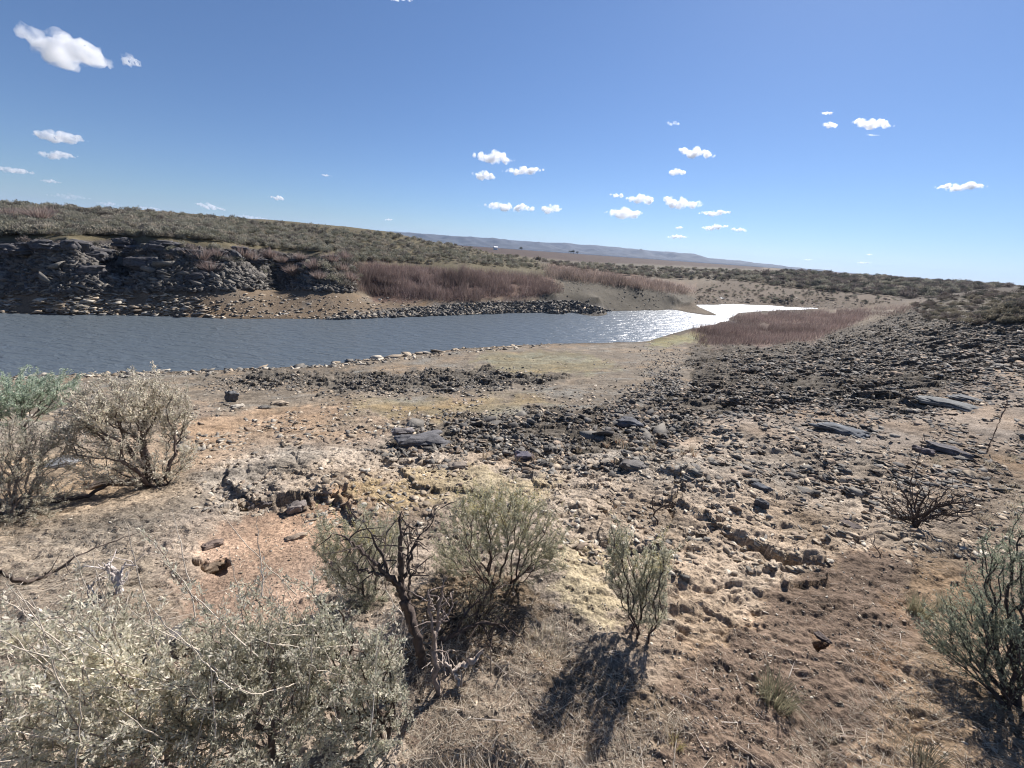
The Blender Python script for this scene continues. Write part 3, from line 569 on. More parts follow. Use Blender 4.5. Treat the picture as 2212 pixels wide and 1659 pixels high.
# ------------------------------------------------------------------ plants
def ribbons(P0, P1, W, C, side=None):
    """thin triangles from root P0 to tip P1"""
    n = len(P0); d = P1-P0; a = RNG.normal(size=(n, 3)) if side is None else side
    s = np.cross(d, a); s /= np.linalg.norm(s, axis=1)[:, None]+1e-9; s *= W[:, None]/2
    V_ = np.stack([P0-s, P0+s, P1], 1).reshape(-1, 3); F_ = np.arange(3*n).reshape(-1, 3)
    return V_, F_, np.repeat(C, 3, 0)
def leaves(P, Dr, Ln, Wd, C):
    """diamond shaped leaves"""
    n = len(P); s = np.cross(Dr, RNG.normal(size=(n, 3))); s /= np.linalg.norm(s, axis=1)[:, None]+1e-9
    m = P + Dr*(Ln*.6)[:, None]; V_ = np.stack([P, m+s*(Wd/2)[:, None], P+Dr*Ln[:, None], m-s*(Wd/2)[:, None]], 1).reshape(-1, 3)
    return V_, np.arange(4*n).reshape(-1, 4), np.repeat(C, 4, 0)
def tubes(chains, sides=6, ridge=.0):
    Vs, Fs, off = [], [], 0; ang = np.arange(sides)*2*math.pi/sides
    for P, Rd in chains:
        n = len(P)
        if n < 2: continue
        T = np.gradient(P, axis=0); T /= np.linalg.norm(T, axis=1)[:, None]+1e-9
        ref = np.array((.31, .95, .05)) if abs(T[0] @ np.array((.31, .95, .05))) < .9 else np.array((1., 0, 0))
        a = np.cross(T, ref); a /= np.linalg.norm(a, axis=1)[:, None]+1e-9; b = np.cross(T, a)
        tw = ang[None, :] + np.linspace(0, .35*n*.3, n)[:, None]
        rad = Rd[:, None]*(1+ridge*(np.where(np.arange(sides) % 2, .8, -.8)[None] + RNG.normal(0, .5, (n, sides)))*.5)
        ring = P[:, None]+a[:, None]*(np.cos(tw)*rad)[..., None]+b[:, None]*(np.sin(tw)*rad)[..., None]
        Vs.append(ring.reshape(-1, 3)); i_, j_ = np.meshgrid(np.arange(n-1), np.arange(sides), indexing='ij'); k = (j_+1) % sides
        Fs.append(np.stack([i_*sides+j_, i_*sides+k, (i_+1)*sides+k, (i_+1)*sides+j_], -1).reshape(-1, 4)+off); off += n*sides
    return np.concatenate(Vs), np.concatenate(Fs)
def grow(base, tips, bf=.45, wig=.12, rt=.0012, ex=.48, seg=.035, up=.3, roots=1, rspread=.03):
    """branches that reach every tip, joined into ever thicker limbs towards the base"""
    P, par, L_, Dn = [], [], [], []
    for q in range(roots):
        g_ = q*2.4+random.random(); o_ = np.array((math.cos(g_), math.sin(g_), 0))*(0 if roots == 1 else random.uniform(.5, 1.3)*rspread); P.append(np.array(base, float)+o_); par.append(-1); L_.append(0.)
        d_ = np.array((0, 0, 1.))+o_/max(rspread, 1e-6)*.7; Dn.append(d_/np.linalg.norm(d_))
    tips = sorted([np.array(t) for t in tips], key=lambda t: np.linalg.norm(t-P[0])*(1+.3*random.random()))
    for t in tips:
        A_ = np.array(P); Ls = np.array(L_); d_ = np.linalg.norm(A_-t, axis=1); k = int(np.argmin(d_+bf*Ls + (A_[:, 2] > t[2]-.0)*.5*d_))
        d0 = Dn[k]; dist = d_[k]; n = max(2, int(dist/seg)); p0 = A_[k]; c = p0 + d0*dist*.35 + np.array((0, 0, up*dist*.2)); last = k; pp = p0
        for q in range(1, n+1):
            f = q/n; p = (1-f)**2*p0+2*f*(1-f)*c+f*f*t
            if q < n: p = p + RNG.normal(0, wig*dist/n, 3)
            P.append(p); par.append(last); L_.append(L_[last]+np.linalg.norm(p-pp)); dd = p-pp; Dn.append(dd/(np.linalg.norm(dd)+1e-9)); last = len(P)-1; pp = p
    n = len(P); cnt = np.zeros(n); kids = [[] for _ in range(n)]
    for k in range(n):
        if par[k] >= 0: kids[par[k]].append(k)
    for k in range(n-1, -1, -1):
        if not kids[k]: cnt[k] = 1
        if par[k] >= 0: cnt[par[k]] += cnt[k]
    P = np.array(P); Rd = rt*cnt**ex; chains = []; st = [(q, None) for q in range(roots)]
    while st:
        k, fr = st.pop(); ch = [fr, k] if fr is not None else [k]
        while kids[k]:
            ks = sorted(kids[k], key=lambda q: -cnt[q])
            for o in ks[1:]: st.append((o, k))
            k = ks[0]; ch.append(k)
        rad = Rd[ch].copy(); 
        if fr is not None: rad[0] = min(rad[0], rad[1]*1.3)
        rad[-1] *= .4; chains.append((P[ch], rad))
    return P, np.array(par), cnt, Dn, chains
def smooth_path(pts, rads, k=6, jit=.004):
    pts = np.array(pts, float); t = np.arange(len(pts)); u = np.linspace(0, len(pts)-1, (len(pts)-1)*k+1); out = []
    for d_ in range(3):
        m = np.gradient(pts[:, d_]); i_ = np.minimum(u.astype(int), len(pts)-2); f = u-i_
        out.append((2*f**3-3*f**2+1)*pts[i_, d_]+(f**3-2*f**2+f)*m[i_]+(-2*f**3+3*f**2)*pts[i_+1, d_]+(f**3-f**2)*m[i_+1])
    P = np.stack(out, 1)+RNG.normal(0, jit, (len(u), 3)); return P, np.interp(u, t, rads)
def crown_tips(base, lobes, back0=0):
    out = []
    for cx, cy, rx, ry, bk, n in lobes:
        c = at(cx, cy, base, bk); dist = np.linalg.norm(c-np.array((0, 0, EYE))); az, te = ray(cx, cy); ce = math.cos(math.atan(float(te)))
        wx_ = rx/FP*dist*.9; wz = ry/FP*dist/max(ce, .55)*.9
        for _ in range(n):
            v = RNG.normal(size=3); v /= np.linalg.norm(v); v *= random.random()**.4; v[2] = v[2] if v[2] > -.3 else v[2]*.6
            ca, sa = math.cos(float(az)), math.sin(float(az)); l = (v[0]*wx_, v[1]*wx_*.9, v[2]*wz)
            t = c + np.array((l[0]*ca+l[1]*sa, -l[0]*sa+l[1]*ca, l[2]))
            t[2] = max(t[2], base[2]+.03); out.append(t)
    return out
SAGE = [(.50, .47, .36), (.42, .405, .30), (.58, .53, .42), (.33, .335, .25)]
PALESAGE = [(.74, .68, .54), (.62, .58, .45), (.82, .75, .62), (.50, .49, .37)]
OLIVE = [(.48, .45, .32), (.40, .39, .27), (.58, .53, .38), (.31, .33, .24)]
GREEN = [(.23, .265, .19), (.29, .32, .23), (.37, .37, .27), (.17, .20, .145)]
DRYC = [(.62, .54, .43), (.50, .43, .34), (.70, .63, .52), (.50, .46, .37)]
def shrub(label_, bx_, by_, lobes, nleaf=6000, lsize=.016, pal_=SAGE, wood=(.13, .095, .075), rt=.0012, base=None, heads=0, wig=.12, bf=.45, name='sagebrush', cat='shrub', ex=.48, bare=0, headc=(.58, .50, .25), lw=.3, group=None, terminal=5, wands=0, wlen=.12, roots=6, rspread=.035, bare_twigs=0):
    h = hit(bx_, by_)[0] if base is None else np.array(base)
    tips = crown_tips(h, lobes)
    for _ in range(wands):
        t = random.choice(tips); o_ = t-h; o_ = o_/np.linalg.norm(o_); tips.append(t+(o_*.7+np.array((random.gauss(0, .3), random.gauss(0, .3), .7)))*random.uniform(.35, 1)*wlen)
    P, par, cnt, Dn, ch = grow(h-np.array((0, 0, .03)), tips, rt=rt, wig=wig, bf=bf, ex=ex, roots=roots, rspread=rspread)
    root = bpy.data.objects.new(name, None); S.collection.objects.link(root); root.location = h; root.empty_display_size = .1; tag(root, label_, cat, group)
    V_, F_ = tubes(ch, 6, .35); c = np.array(wood)*RNG.uniform(.7, 1.35, (len(V_), 1))
    up_ = np.clip((V_[:, 2]-h[2])/.5, 0, 1)[:, None]; c = c*(1-.0*up_)
    link('branches', mesh_np('branches', V_-h, F_, c, M_WOOD, smooth=True), root)
    term = np.where((cnt <= terminal) & (par >= 0))[0]
    if bare: term = term[RNG.random(len(term)) > bare]
    if nleaf and len(term):
        k = RNG.choice(term, nleaf); f = RNG.random(nleaf)[:, None]; pos = P[k]*f+P[par[k]]*(1-f)
        tw = np.array(Dn)[k]; dr = tw*.8 + RNG.normal(0, .55, (nleaf, 3)) + np.array((0, 0, .25)); dr /= np.linalg.norm(dr, axis=1)[:, None]
        ln = lsize*RNG.uniform(.55, 1.25, nleaf); cc = np.array(pal_)[RNG.integers(0, len(pal_), nleaf)]*RNG.uniform(.75, 1.25, (nleaf, 1))
        pos = pos + RNG.normal(0, lsize*.35, (nleaf, 3))
        v, fa, cl = leaves(pos, dr, ln, ln*lw, cc); link('foliage', mesh_np('foliage', v-h, fa, cl, M_LEAF), root)
    if bare_twigs:
        tw_ = []; tp = sorted(tips, key=lambda t: -t[2])[:len(tips)//2]
        for _ in range(bare_twigs):
            t = random.choice(tp); o_ = t-h; o_[2] = abs(o_[2]); o_ = o_/np.linalg.norm(o_)+RNG.normal(0, .35, 3); ll = random.uniform(.08, .2); e_ = np.array((0, 0, 1.))
            tw_.append(smooth_path([t-o_*ll*.5, t, t+o_*ll*.5+e_*ll*.1, t+o_*ll*.8+e_*ll*.35], [.0016, .0013, .001, .0005], 4, .0015))
        v, fa = tubes(tw_, 5); link('bare_twigs', mesh_np('bare_twigs', v-h, fa, np.array((.58, .50, .40))*RNG.uniform(.8, 1.2, (len(v), 1)), M_WOOD, smooth=True), root)
    if heads:
        tp = sorted([t for t in tips], key=lambda t: -t[2])[:max(8, len(tips)//2)]; vs_, fs_, cs_, off = [], [], [], 0
        for _ in range(heads):
            t = random.choice(tp); hh = random.uniform(.04, .11); top = t+np.array((random.gauss(0, .02), random.gauss(0, .02), hh))
            m_ = 26; f = RNG.random(m_)[:, None]*.75+.25; pos = t*(1-f)+top*f+RNG.normal(0, .003, (m_, 3)); dr = RNG.normal(0, .6, (m_, 3))+np.array((0, 0, .7)); dr /= np.linalg.norm(dr, axis=1)[:, None]
            v, fa, cl = leaves(pos, dr, RNG.uniform(.004, .009, m_), RNG.uniform(.002, .004, m_), np.array(headc)*RNG.uniform(.75, 1.2, (m_, 1))); vs_.append(v); fs_.append(fa+off); cs_.append(cl); off += len(v)
        link('seed_heads', mesh_np('seed_heads', np.concatenate(vs_)-h, np.concatenate(fs_), np.concatenate(cs_), M_STRAW), root)
    return root
# centre
shrub('olive green sagebrush with yellow seed tips in the centre of the foreground', 1085, 1268,
      [(1000, 1165, 58, 75, .05, 192), (1085, 1135, 70, 85, .0, 288), (1165, 1165, 55, 80, .05, 192), (965, 1215, 45, 45, .1, 96), (1190, 1205, 40, 40, 0, 72), (1040, 1090, 60, 35, .05, 96), (1130, 1090, 50, 35, .05, 72), (1050, 1235, 80, 30, 0, 60), (1130, 1235, 60, 30, 0, 40)],
      nleaf=36104, lsize=0.0114, pal_=OLIVE+[(.42, .38, .24)], heads=150, wood=(.10, .07, .055), rt=0.00057, ex=.5, bf=.75, wands=70, wlen=0.09)
shrub('grey sagebrush with fine leaves behind the dead trunk left of centre', 800, 1300,
      [(745, 1215, 50, 75, .05, 192), (800, 1160, 60, 45, .05, 144), (830, 1180, 50, 55, .12, 120), (710, 1170, 30, 50, .1, 72), (770, 1270, 60, 40, .05, 96), (810, 1290, 40, 25, 0, 40)],
      nleaf=28503, lsize=0.0114, pal_=SAGE+OLIVE, heads=60, wood=(.14, .11, .09), rt=0.00052, bf=.75, wands=70, wlen=0.09)
shrub('small upright sagebrush casting a long shadow right of centre', 1388, 1372,
      [(1340, 1230, 32, 75, 0, 120), (1405, 1250, 38, 60, .03, 144), (1385, 1300, 50, 45, 0, 120), (1330, 1180, 20, 45, 0, 38), (1425, 1215, 16, 50, 0, 33), (1385, 1340, 30, 25, 0, 30), (1420, 1330, 20, 30, 0, 20)],
      nleaf=19760, lsize=0.0114, pal_=OLIVE+SAGE, heads=50, wood=(.08, .055, .045), rt=0.00068, bf=.75, wands=70, wlen=0.09)
# the pale sagebrush along the bottom left
shrub('large pale grey sagebrush at the bottom left corner', 0, 0, [(60, 1598, 150, 110, 0, 300), (180, 1488, 90, 110, .02, 240), (40, 1698, 120, 80, -.1, 180), (120, 1428, 35, 60, 0, 40)],
      base=(-1.15, .62, 5.33), nleaf=29889, lsize=0.0136, pal_=PALESAGE, wood=(.30, .25, .20), rt=0.00062, lw=.34, bf=.6, wands=150, wlen=0.13, bare_twigs=34)
shrub('pale leafy sagebrush second from the left along the bottom', 0, 0, [(330, 1578, 120, 110, 0, 300), (250, 1488, 60, 70, .03, 120), (400, 1518, 90, 60, .02, 180), (300, 1688, 120, 60, -.08, 140)],
      base=(-.80, .66, 5.33), nleaf=29889, lsize=0.0122, pal_=PALESAGE, wood=(.22, .17, .14), rt=0.00062, lw=.34, bf=.6, wands=150, wlen=0.13, bare_twigs=34)
shrub('pale leafy sagebrush with bare upright twigs, third from the left along the bottom', 0, 0, [(560, 1538, 110, 90, 0, 300), (480, 1438, 60, 70, .04, 120), (580, 1428, 80, 50, .04, 160), (520, 1658, 110, 60, -.08, 140)],
      base=(-.52, .76, 5.34), nleaf=28891, lsize=0.0116, pal_=PALESAGE+SAGE, wood=(.16, .12, .10), rt=0.00062, lw=.34, bf=.6, wands=150, wlen=0.13, bare_twigs=34)
shrub('thick greenish sagebrush with dark stems, rightmost of the pale ones along the bottom', 0, 0, [(760, 1518, 100, 90, 0, 320), (700, 1408, 80, 60, .06, 180), (820, 1468, 55, 50, .02, 120), (780, 1638, 90, 60, -.06, 140)],
      base=(-.30, .86, 5.34), nleaf=30884, lsize=0.0116, pal_=PALESAGE+[(.45, .47, .36)], wood=(.09, .065, .05), rt=0.00073, lw=.36, bf=.6, wands=150, wlen=0.13, bare_twigs=34)
# left
shrub('gnarled sagebrush with sparse tan leaves and a thick split trunk at the left', 330, 1048,
      [(330, 1010, 70, 25, 0, 60), (250, 1010, 60, 20, -.05, 50), (230, 880, 60, 50, 0, 144), (310, 860, 60, 45, .1, 144), (370, 900, 40, 50, 0, 96), (180, 920, 45, 45, -.1, 84), (400, 965, 25, 30, 0, 33), (180, 985, 40, 16, -.1, 28), (270, 930, 70, 40, 0, 96)],
      nleaf=30000, lsize=0.024, pal_=PALESAGE+DRYC, wood=(.12, .09, .075), rt=0.00125, wig=.34, ex=.57, lw=.32, bf=.7, wands=90, wlen=.12, roots=3, rspread=.07, terminal=8)
shrub('silvery green sagebrush at the left edge against the lake', 25, 990,
      [(50, 840, 70, 32, .1, 216), (20, 880, 60, 40, 0, 192), (100, 850, 45, 25, .1, 96), (-40, 870, 60, 50, 0, 144)],
      nleaf=46918, lsize=0.0187, pal_=[(.50, .56, .44), (.60, .63, .52), (.38, .46, .34), (.28, .36, .26)], wood=(.12, .10, .09), rt=0.00104, lw=.3, bf=.75, wands=70, wlen=0.09)
shrub('dry tangled sagebrush at the left edge below the silvery one', 10, 1120,
      [(30, 980, 60, 60, .05, 192), (60, 1060, 60, 50, 0, 144), (-20, 1040, 60, 80, 0, 144), (90, 940, 50, 30, .15, 72), (40, 1140, 60, 40, -.1, 96)],
      nleaf=33235, lsize=0.0145, pal_=DRYC+SAGE, wood=(.24, .19, .15), rt=0.00114, wig=.25, bf=.75, wands=70, wlen=0.09)
# right
shrub('dark green sagebrush leaning in at the right edge of the foreground', 2212, 1545,
      [(2110, 1385, 65, 60, .05, 264), (2175, 1300, 55, 90, .1, 312), (2200, 1420, 60, 70, 0, 264), (2055, 1380, 40, 35, .05, 96), (2190, 1200, 40, 60, .15, 120), (2250, 1350, 60, 130, .1, 216), (2130, 1450, 60, 30, 0, 96)],
      nleaf=29325, lsize=0.0119, pal_=GREEN+GREEN+[(.30, .32, .22)], wood=(.07, .055, .05), rt=0.00083, ex=.52, bf=.75, wands=70, wlen=0.09)
shrub('leafless dark dead bush on the slope at the right', 1980, 1140,
      [(1925, 1080, 35, 30, 0, 45), (1965, 1060, 25, 35, 0, 26), (2050, 1075, 45, 30, 0, 57), (2105, 1085, 22, 22, .05, 26), (2000, 1085, 30, 20, .1, 19), (2075, 1110, 35, 12, -.05, 19)],
      nleaf=0, wood=(.085, .065, .055), rt=.0021, wig=.35, bf=.8, name='dead_bush', cat='shrub', roots=2, rspread=.01)
shrub('tiny bare twiggy plant on the pale crust right of centre', 1425, 1135, [(1412, 1075, 7, 25, 0, 9), (1455, 1080, 22, 25, 0, 15)], nleaf=0, wood=(.09, .07, .06), rt=.0018, wig=.25, name='dead_bush', cat='shrub', roots=2, rspread=.01)
shrub('low dead twigs beside the leafless bush, to its left', 1905, 1200, [(1880, 1170, 25, 14, 0, 13)], nleaf=0, wood=(.2, .15, .11), rt=.002, wig=.3, name='dead_bush', cat='shrub', roots=2, rspread=.01)

shrub('low tangle of dark dead twigs under the central sagebrush', 1010, 1345, [(950, 1330, 60, 40, 0, 50), (1040, 1310, 60, 35, .05, 50), (1110, 1330, 45, 40, 0, 40), (1000, 1390, 70, 30, -.05, 50), (940, 1270, 25, 50, 0, 12)],
      nleaf=0, wood=(.075, .06, .05), rt=.0014, wig=.5, bf=.5, name='dead_bush', cat='dead bush')
# dead wood, limb by limb
def dead_wood(name, label_, base_px, limbs, colour, cat='dead bush', twigs=0, part='limb', ridge=.5, jit=.0035):
    h = hit(*base_px)[0]; root = bpy.data.objects.new(name, None); S.collection.objects.link(root); root.location = h; tag(root, label_, cat)
    for li, lm in enumerate(limbs):
        pts = [at(x, y, h, b) if z is None else np.array((*at(x, y, h, b)[:2], z)) for x, y, b, z, r_ in lm]; rd = [r_ for *_, r_ in lm]
        P, Q = smooth_path(pts, [r_*.66 for r_ in rd], 7, jit); Q = Q*(1+.15*RNG.normal(size=len(Q))); chains = [(P, Q)]
        for _ in range(twigs):
            k = random.randrange(len(P)//3, len(P)); s = P[k]; d_ = RNG.normal(0, 1, 3)+np.array((0, 0, .5)); d_ /= np.linalg.norm(d_); ll = random.uniform(.04, .13)
            chains.append(smooth_path([s, s+d_*ll*.5+RNG.normal(0, .012, 3), s+d_*ll+RNG.normal(0, .02, 3)], [min(Q[k]*.5, .004), .002, .0007], 4, .001))
        V_, F_ = tubes(chains, 8, ridge); c = np.array(colour)*RNG.uniform(.65, 1.4, (len(V_), 1))
        link('trunk' if li == 0 else part, mesh_np(part, V_-h, F_, c, M_WOOD, smooth=True), root)
    return root
n_ = None
dead_wood('dead_bush', 'tall dead sagebrush trunk with forked dark spire left of the central sagebrush', (905, 1440), [
    [(915, 1470, 0, n_, .022), (905, 1400, 0, n_, .024), (885, 1330, .02, n_, .024), (868, 1275, .04, n_, .022), (866, 1220, .05, n_, .014), (866, 1165, .05, n_, .011), (865, 1105, .05, n_, .002)],
    [(868, 1270, .04, n_, .014), (835, 1240, .02, n_, .012), (790, 1200, .0, n_, .007), (750, 1165, -.02, n_, .004), (715, 1150, -.02, n_, .0015)],
    [(850, 1255, .03, n_, .008), (820, 1190, .03, n_, .006), (790, 1130, .05, n_, .002)],
    [(845, 1250, .02, n_, .008), (800, 1235, -.01, n_, .006), (750, 1228, -.02, n_, .0025)],
    [(872, 1250, .04, n_, .010), (888, 1200, .05, n_, .007), (910, 1150, .08, n_, .004), (945, 1110, .1, n_, .0015)],
    [(880, 1230, .04, n_, .007), (882, 1180, .04, n_, .004), (893, 1135, .04, n_, .0015)],
    [(880, 1310, .02, n_, .008), (885, 1250, .03, n_, .007), (878, 1200, .05, n_, .003)]], (.10, .078, .066), twigs=8)
dead_wood('dead_bush', 'paler second dead trunk with peeling bark beside the tall forked one', (945, 1500), [
    [(950, 1520, 0, n_, .018), (940, 1450, 0, n_, .016), (938, 1390, .01, n_, .013), (945, 1330, .03, n_, .009), (955, 1270, .05, n_, .004)],
    [(940, 1400, 0, n_, .010), (930, 1330, 0, n_, .008), (925, 1270, .03, n_, .003)],
    [(938, 1380, 0, n_, .008), (955, 1340, .05, n_, .005), (990, 1300, .1, n_, .002)]], (.27, .215, .18), twigs=6)
dead_wood('dead_branch', 'twisted pale dead branch lying in front of the dead trunks', (1000, 1470), [
    [(1045, 1405, .03, n_, .007), (1015, 1430, .02, n_, .015), (985, 1445, 0, n_, .013), (990, 1480, -.02, n_, .010), (1000, 1520, -.05, n_, .009), (985, 1560, -.07, n_, .005), (960, 1600, -.08, n_, .002)],
    [(985, 1445, 0, n_, .010), (955, 1435, .0, n_, .006), (930, 1440, 0, n_, .003)],
    [(1000, 1520, -.05, n_, .006), (1040, 1545, -.05, n_, .004), (1070, 1590, -.07, n_, .002)],
    [(990, 1490, -.02, n_, .006), (1050, 1490, 0, n_, .012), (1090, 1500, .0, n_, .010), (1120, 1540, -.03, n_, .004)]], (.42, .35, .29), cat='dead branch', twigs=9, jit=.005)
dead_wood('dead_branch', 'dark dead limb sprawling over the litter below the central sagebrush', (1010, 1400), [
    [(925, 1400, 0, n_, .012), (970, 1375, .02, n_, .012), (1030, 1350, .04, n_, .009), (1090, 1355, .03, n_, .006), (1140, 1390, 0, n_, .002)],
    [(985, 1368, .02, n_, .007), (1010, 1320, .06, n_, .006), (1050, 1285, .12, n_, .002)], [(1040, 1350, .04, n_, .006), (1065, 1400, .0, n_, .005), (1075, 1460, -.02, n_, .002)]], (.085, .065, .055), cat='dead branch', twigs=14)
dead_wood('dead_branch', 'grey dead limb lying between the pale dead branch and the central sagebrush', (1060, 1300), [
    [(955, 1345, 0, n_, .006), (1010, 1310, .03, n_, .007), (1060, 1275, .06, n_, .006), (1110, 1262, .08, n_, .003)], [(1020, 1305, .03, n_, .005), (1035, 1260, .08, n_, .002)]], (.2, .16, .135), cat='dead branch', twigs=10)
dead_wood('dead_branch', 'thin curved dead branch lying across the dry litter at the bottom right of centre', (1230, 1560), [
    [(1170, 1540, 0, n_, .004), (1190, 1580, -.02, n_, .005), (1230, 1610, -.04, n_, .005), (1270, 1650, -.06, n_, .003)]], (.25, .2, .165), cat='dead branch', twigs=4)
dead_wood('dead_branch', 'long dark fallen branch in front of the gnarled sagebrush at the left', (180, 1075), [
    [(60, 1105, 0, n_, .010), (120, 1085, 0, n_, .016), (190, 1070, 0, n_, .018), (240, 1045, .03, n_, .016), (320, 1030, .06, n_, .010)]], (.085, .065, .055), cat='dead branch', twigs=6)
dead_wood('dead_branch', 'dark fallen branch at the left edge above the pale sagebrush', (90, 1250), [
    [(0, 1235, 0, n_, .012), (40, 1255, 0, n_, .014), (100, 1245, 0, n_, .012), (190, 1190, .02, n_, .006), (300, 1150, .04, n_, .003)]], (.10, .078, .065), cat='dead branch', twigs=4)
dead_wood('tree_stump', 'small bleached and splintered stump left of the orange soil', (258, 1278), [
    [(262, 1285, 0, n_, .022), (256, 1255, 0, n_, .019), (246, 1232, .02, n_, .013), (235, 1216, .03, n_, .006)],
    [(258, 1268, -.005, n_, .014), (262, 1240, 0, n_, .010), (268, 1212, .02, n_, .004)], [(250, 1262, 0, n_, .010), (232, 1228, 0, n_, .006), (222, 1214, .0, n_, .002)],
    [(262, 1262, 0, n_, .008), (275, 1240, .02, n_, .004), (290, 1226, .03, n_, .0015)]], (.52, .46, .42), cat='stump', twigs=2, part='splinter', ridge=.8)
dead_wood('dead_branch', 'bleached curved root just left of the small stump', (210, 1285), [
    [(190, 1300, 0, n_, .003), (195, 1270, 0, n_, .008), (215, 1250, .0, n_, .007), (240, 1245, .02, n_, .003)]], (.5, .44, .38), cat='dead branch', twigs=2)
dead_wood('dry_stem', 'single bent dry stem rising near the right edge of the slope', (2130, 980), [[(2130, 982, 0, n_, .010), (2142, 950, 0, n_, .008), (2160, 905, .0, n_, .007), (2172, 880, 0, n_, .007), (2177, 855, 0, n_, .004)]], (.18, .13, .10), cat='dry stem', twigs=1)
dead_wood('dry_stem', 'slender dry stem rising behind the dead bush at the right', (1965, 1060), [[(1962, 1075, 0, n_, .008), (1970, 1030, 0, n_, .006), (1984, 990, .0, n_, .004), (1996, 935, 0, n_, .002)]], (.14, .11, .09), cat='dry stem', twigs=3)

# grass tufts
def tuft(label_, px, py, n, hgt, spread_, colours, name='grass_tuft', wid=.0022, group=None):
    h = hit(px, py)[0]; ang = RNG.uniform(0, 6.28, n); rad = RNG.random(n)**.5*spread_*.35; b0 = np.stack([np.cos(ang)*rad, np.sin(ang)*rad, -0.01*np.ones(n)], 1)
    ln = hgt*RNG.uniform(.5, 1.1, n); lean = RNG.uniform(.1, .75, n); a2 = ang+RNG.normal(0, .5, n)
    mid = b0+np.stack([np.cos(a2)*lean*ln*.3, np.sin(a2)*lean*ln*.3, ln*.55], 1); tip = b0+np.stack([np.cos(a2)*lean*ln*.95, np.sin(a2)*lean*ln*.95, ln*(1-lean*.45)], 1)
    C = np.array(colours)[RNG.integers(0, len(colours), n)]*RNG.uniform(.75, 1.25, (n, 1)); s = np.cross(mid-b0, RNG.normal(size=(n, 3))); s /= np.linalg.norm(s, axis=1)[:, None]; s *= wid/2
    V_ = np.stack([b0-s, b0+s, mid+s*.8, mid-s*.8, tip+s*.15, tip-s*.15], 1).reshape(-1, 3); k = (np.arange(n)*6)[:, None]; F_ = np.concatenate([k+np.array([0, 1, 2, 3]), k+np.array([3, 2, 4, 5])])
    o = link(name, mesh_np(name, V_, F_, np.repeat(C, 6, 0), M_STRAW), loc=h, label=label_, cat='grass tuft', group=group); return o
GRN = [(.24, .24, .15), (.30, .28, .18), (.40, .35, .23)]; STR = [(.52, .45, .32), (.62, .55, .42), (.42, .35, .25)]
tuft('grey green grass tuft on the brown soil at the bottom right', 1675, 1515, 260, .16, .16, GRN)
tuft('second grey green grass tuft, left of the dark green sagebrush', 1985, 1325, 260, .16, .14, GRN)
tuft('thin green grass tuft just behind the one left of the green sagebrush', 2040, 1310, 150, .13, .10, GRN+STR)
tuft('short dark tuft at the bottom edge in the right corner', 2010, 1655, 160, .10, .16, [(.15, .14, .10), (.22, .2, .14)])
tuft('yellow dry tuft at the bottom edge right of centre', 1460, 1610, 60, .06, .06, [(.5, .42, .2)])
tuft('straw coloured grass at the foot of the dead trunks', 1040, 1330, 240, .12, .25, STR+GRN)
tuft('straw coloured grass beside the central shadow', 1180, 1400, 160, .10, .25, STR)
for q in spread([(950, 960), (1500, 940), (1500, 1010), (1080, 1030)], 16): tuft('little rust and straw coloured grass tuft among the rubble', q[0], q[1], 40, .12, .08, STR+[(.38, .22, .15)], group='little dry tufts among the rubble', wid=.004)
for q in spread([(1900, 990), (2200, 980), (2200, 1150), (2120, 1170), (2100, 1010)], 14): tuft('little dry grass tuft on the slope near the dead bush', q[0], q[1], 45, .09, .12, STR, group='dry tufts near the dead bush', wid=.003)
for q in spread([(1550, 1560), (2100, 1480), (2180, 1640), (1600, 1650)], 16): tuft('little straw coloured tuft on the brown soil of the bottom right', q[0], q[1], 22, .05, .08, STR, group='straw tufts at the bottom right')

# straw and twig litter
def litter(polys, n, l0, l1, w, colours, rise=.25):
    Vs, Fs, Cs, off = [], [], [], 0
    for poly, fr in polys:
        q = spread(poly, int(n*fr)); k = fbm(q[:, 0]/55, q[:, 1]/35, 3, 207) > -.18; q = q[k]
        H = hit(q[:, 0], q[:, 1]); m_ = len(H); a = RNG.uniform(0, 6.28, m_); ln = l0+(l1-l0)*RNG.random(m_)**2.5; d_ = np.stack([np.cos(a), np.sin(a)], 1)
        P0 = H+np.array((0, 0, .004)); E = H[:, :2]+d_*ln[:, None]; P1 = np.column_stack([E, ground_z(E[:, 0], E[:, 1])+.003+ln*RNG.random(m_)**3*rise])
        v, f_, c = ribbons(P0, P1, w*RNG.uniform(.6, 1.4, m_), np.array(colours)[RNG.integers(0, len(colours), m_)]*RNG.uniform(.7, 1.2, (m_, 1)), side=np.tile((0, 0, 1.), (m_, 1))+RNG.normal(0, .4, (m_, 3)))
        Vs.append(v); Fs.append(f_+off); Cs.append(c); off += len(v)
    return np.concatenate(Vs), np.concatenate(Fs), np.concatenate(Cs)
LP = [([(-60, 1000), (420, 1000), (430, 1100), (360, 1330), (200, 1450), (-60, 1500)], .22), ([(900, 1330), (1200, 1300), (1400, 1480), (1500, 1560), (1450, 1700), (850, 1700)], .30), ([(1850, 1000), (2270, 960), (2270, 1250), (2000, 1250)], .12), ([(1900, 1250), (2270, 1400), (2270, 1700), (1600, 1700), (1800, 1500)], .22), ([(300, 1000), (1900, 1000), (1900, 1650), (300, 1400)], .14)]
v, f_, c = litter(LP, 42000, .012, .09, .0016, [(.50, .43, .33), (.60, .53, .42), (.38, .30, .22), (.30, .22, .16)], .5)
link('dry_litter', mesh_np('dry_litter', v, f_, c, M_STRAW), label='dry straw and plant litter lying on the foreground soil', kind='stuff')
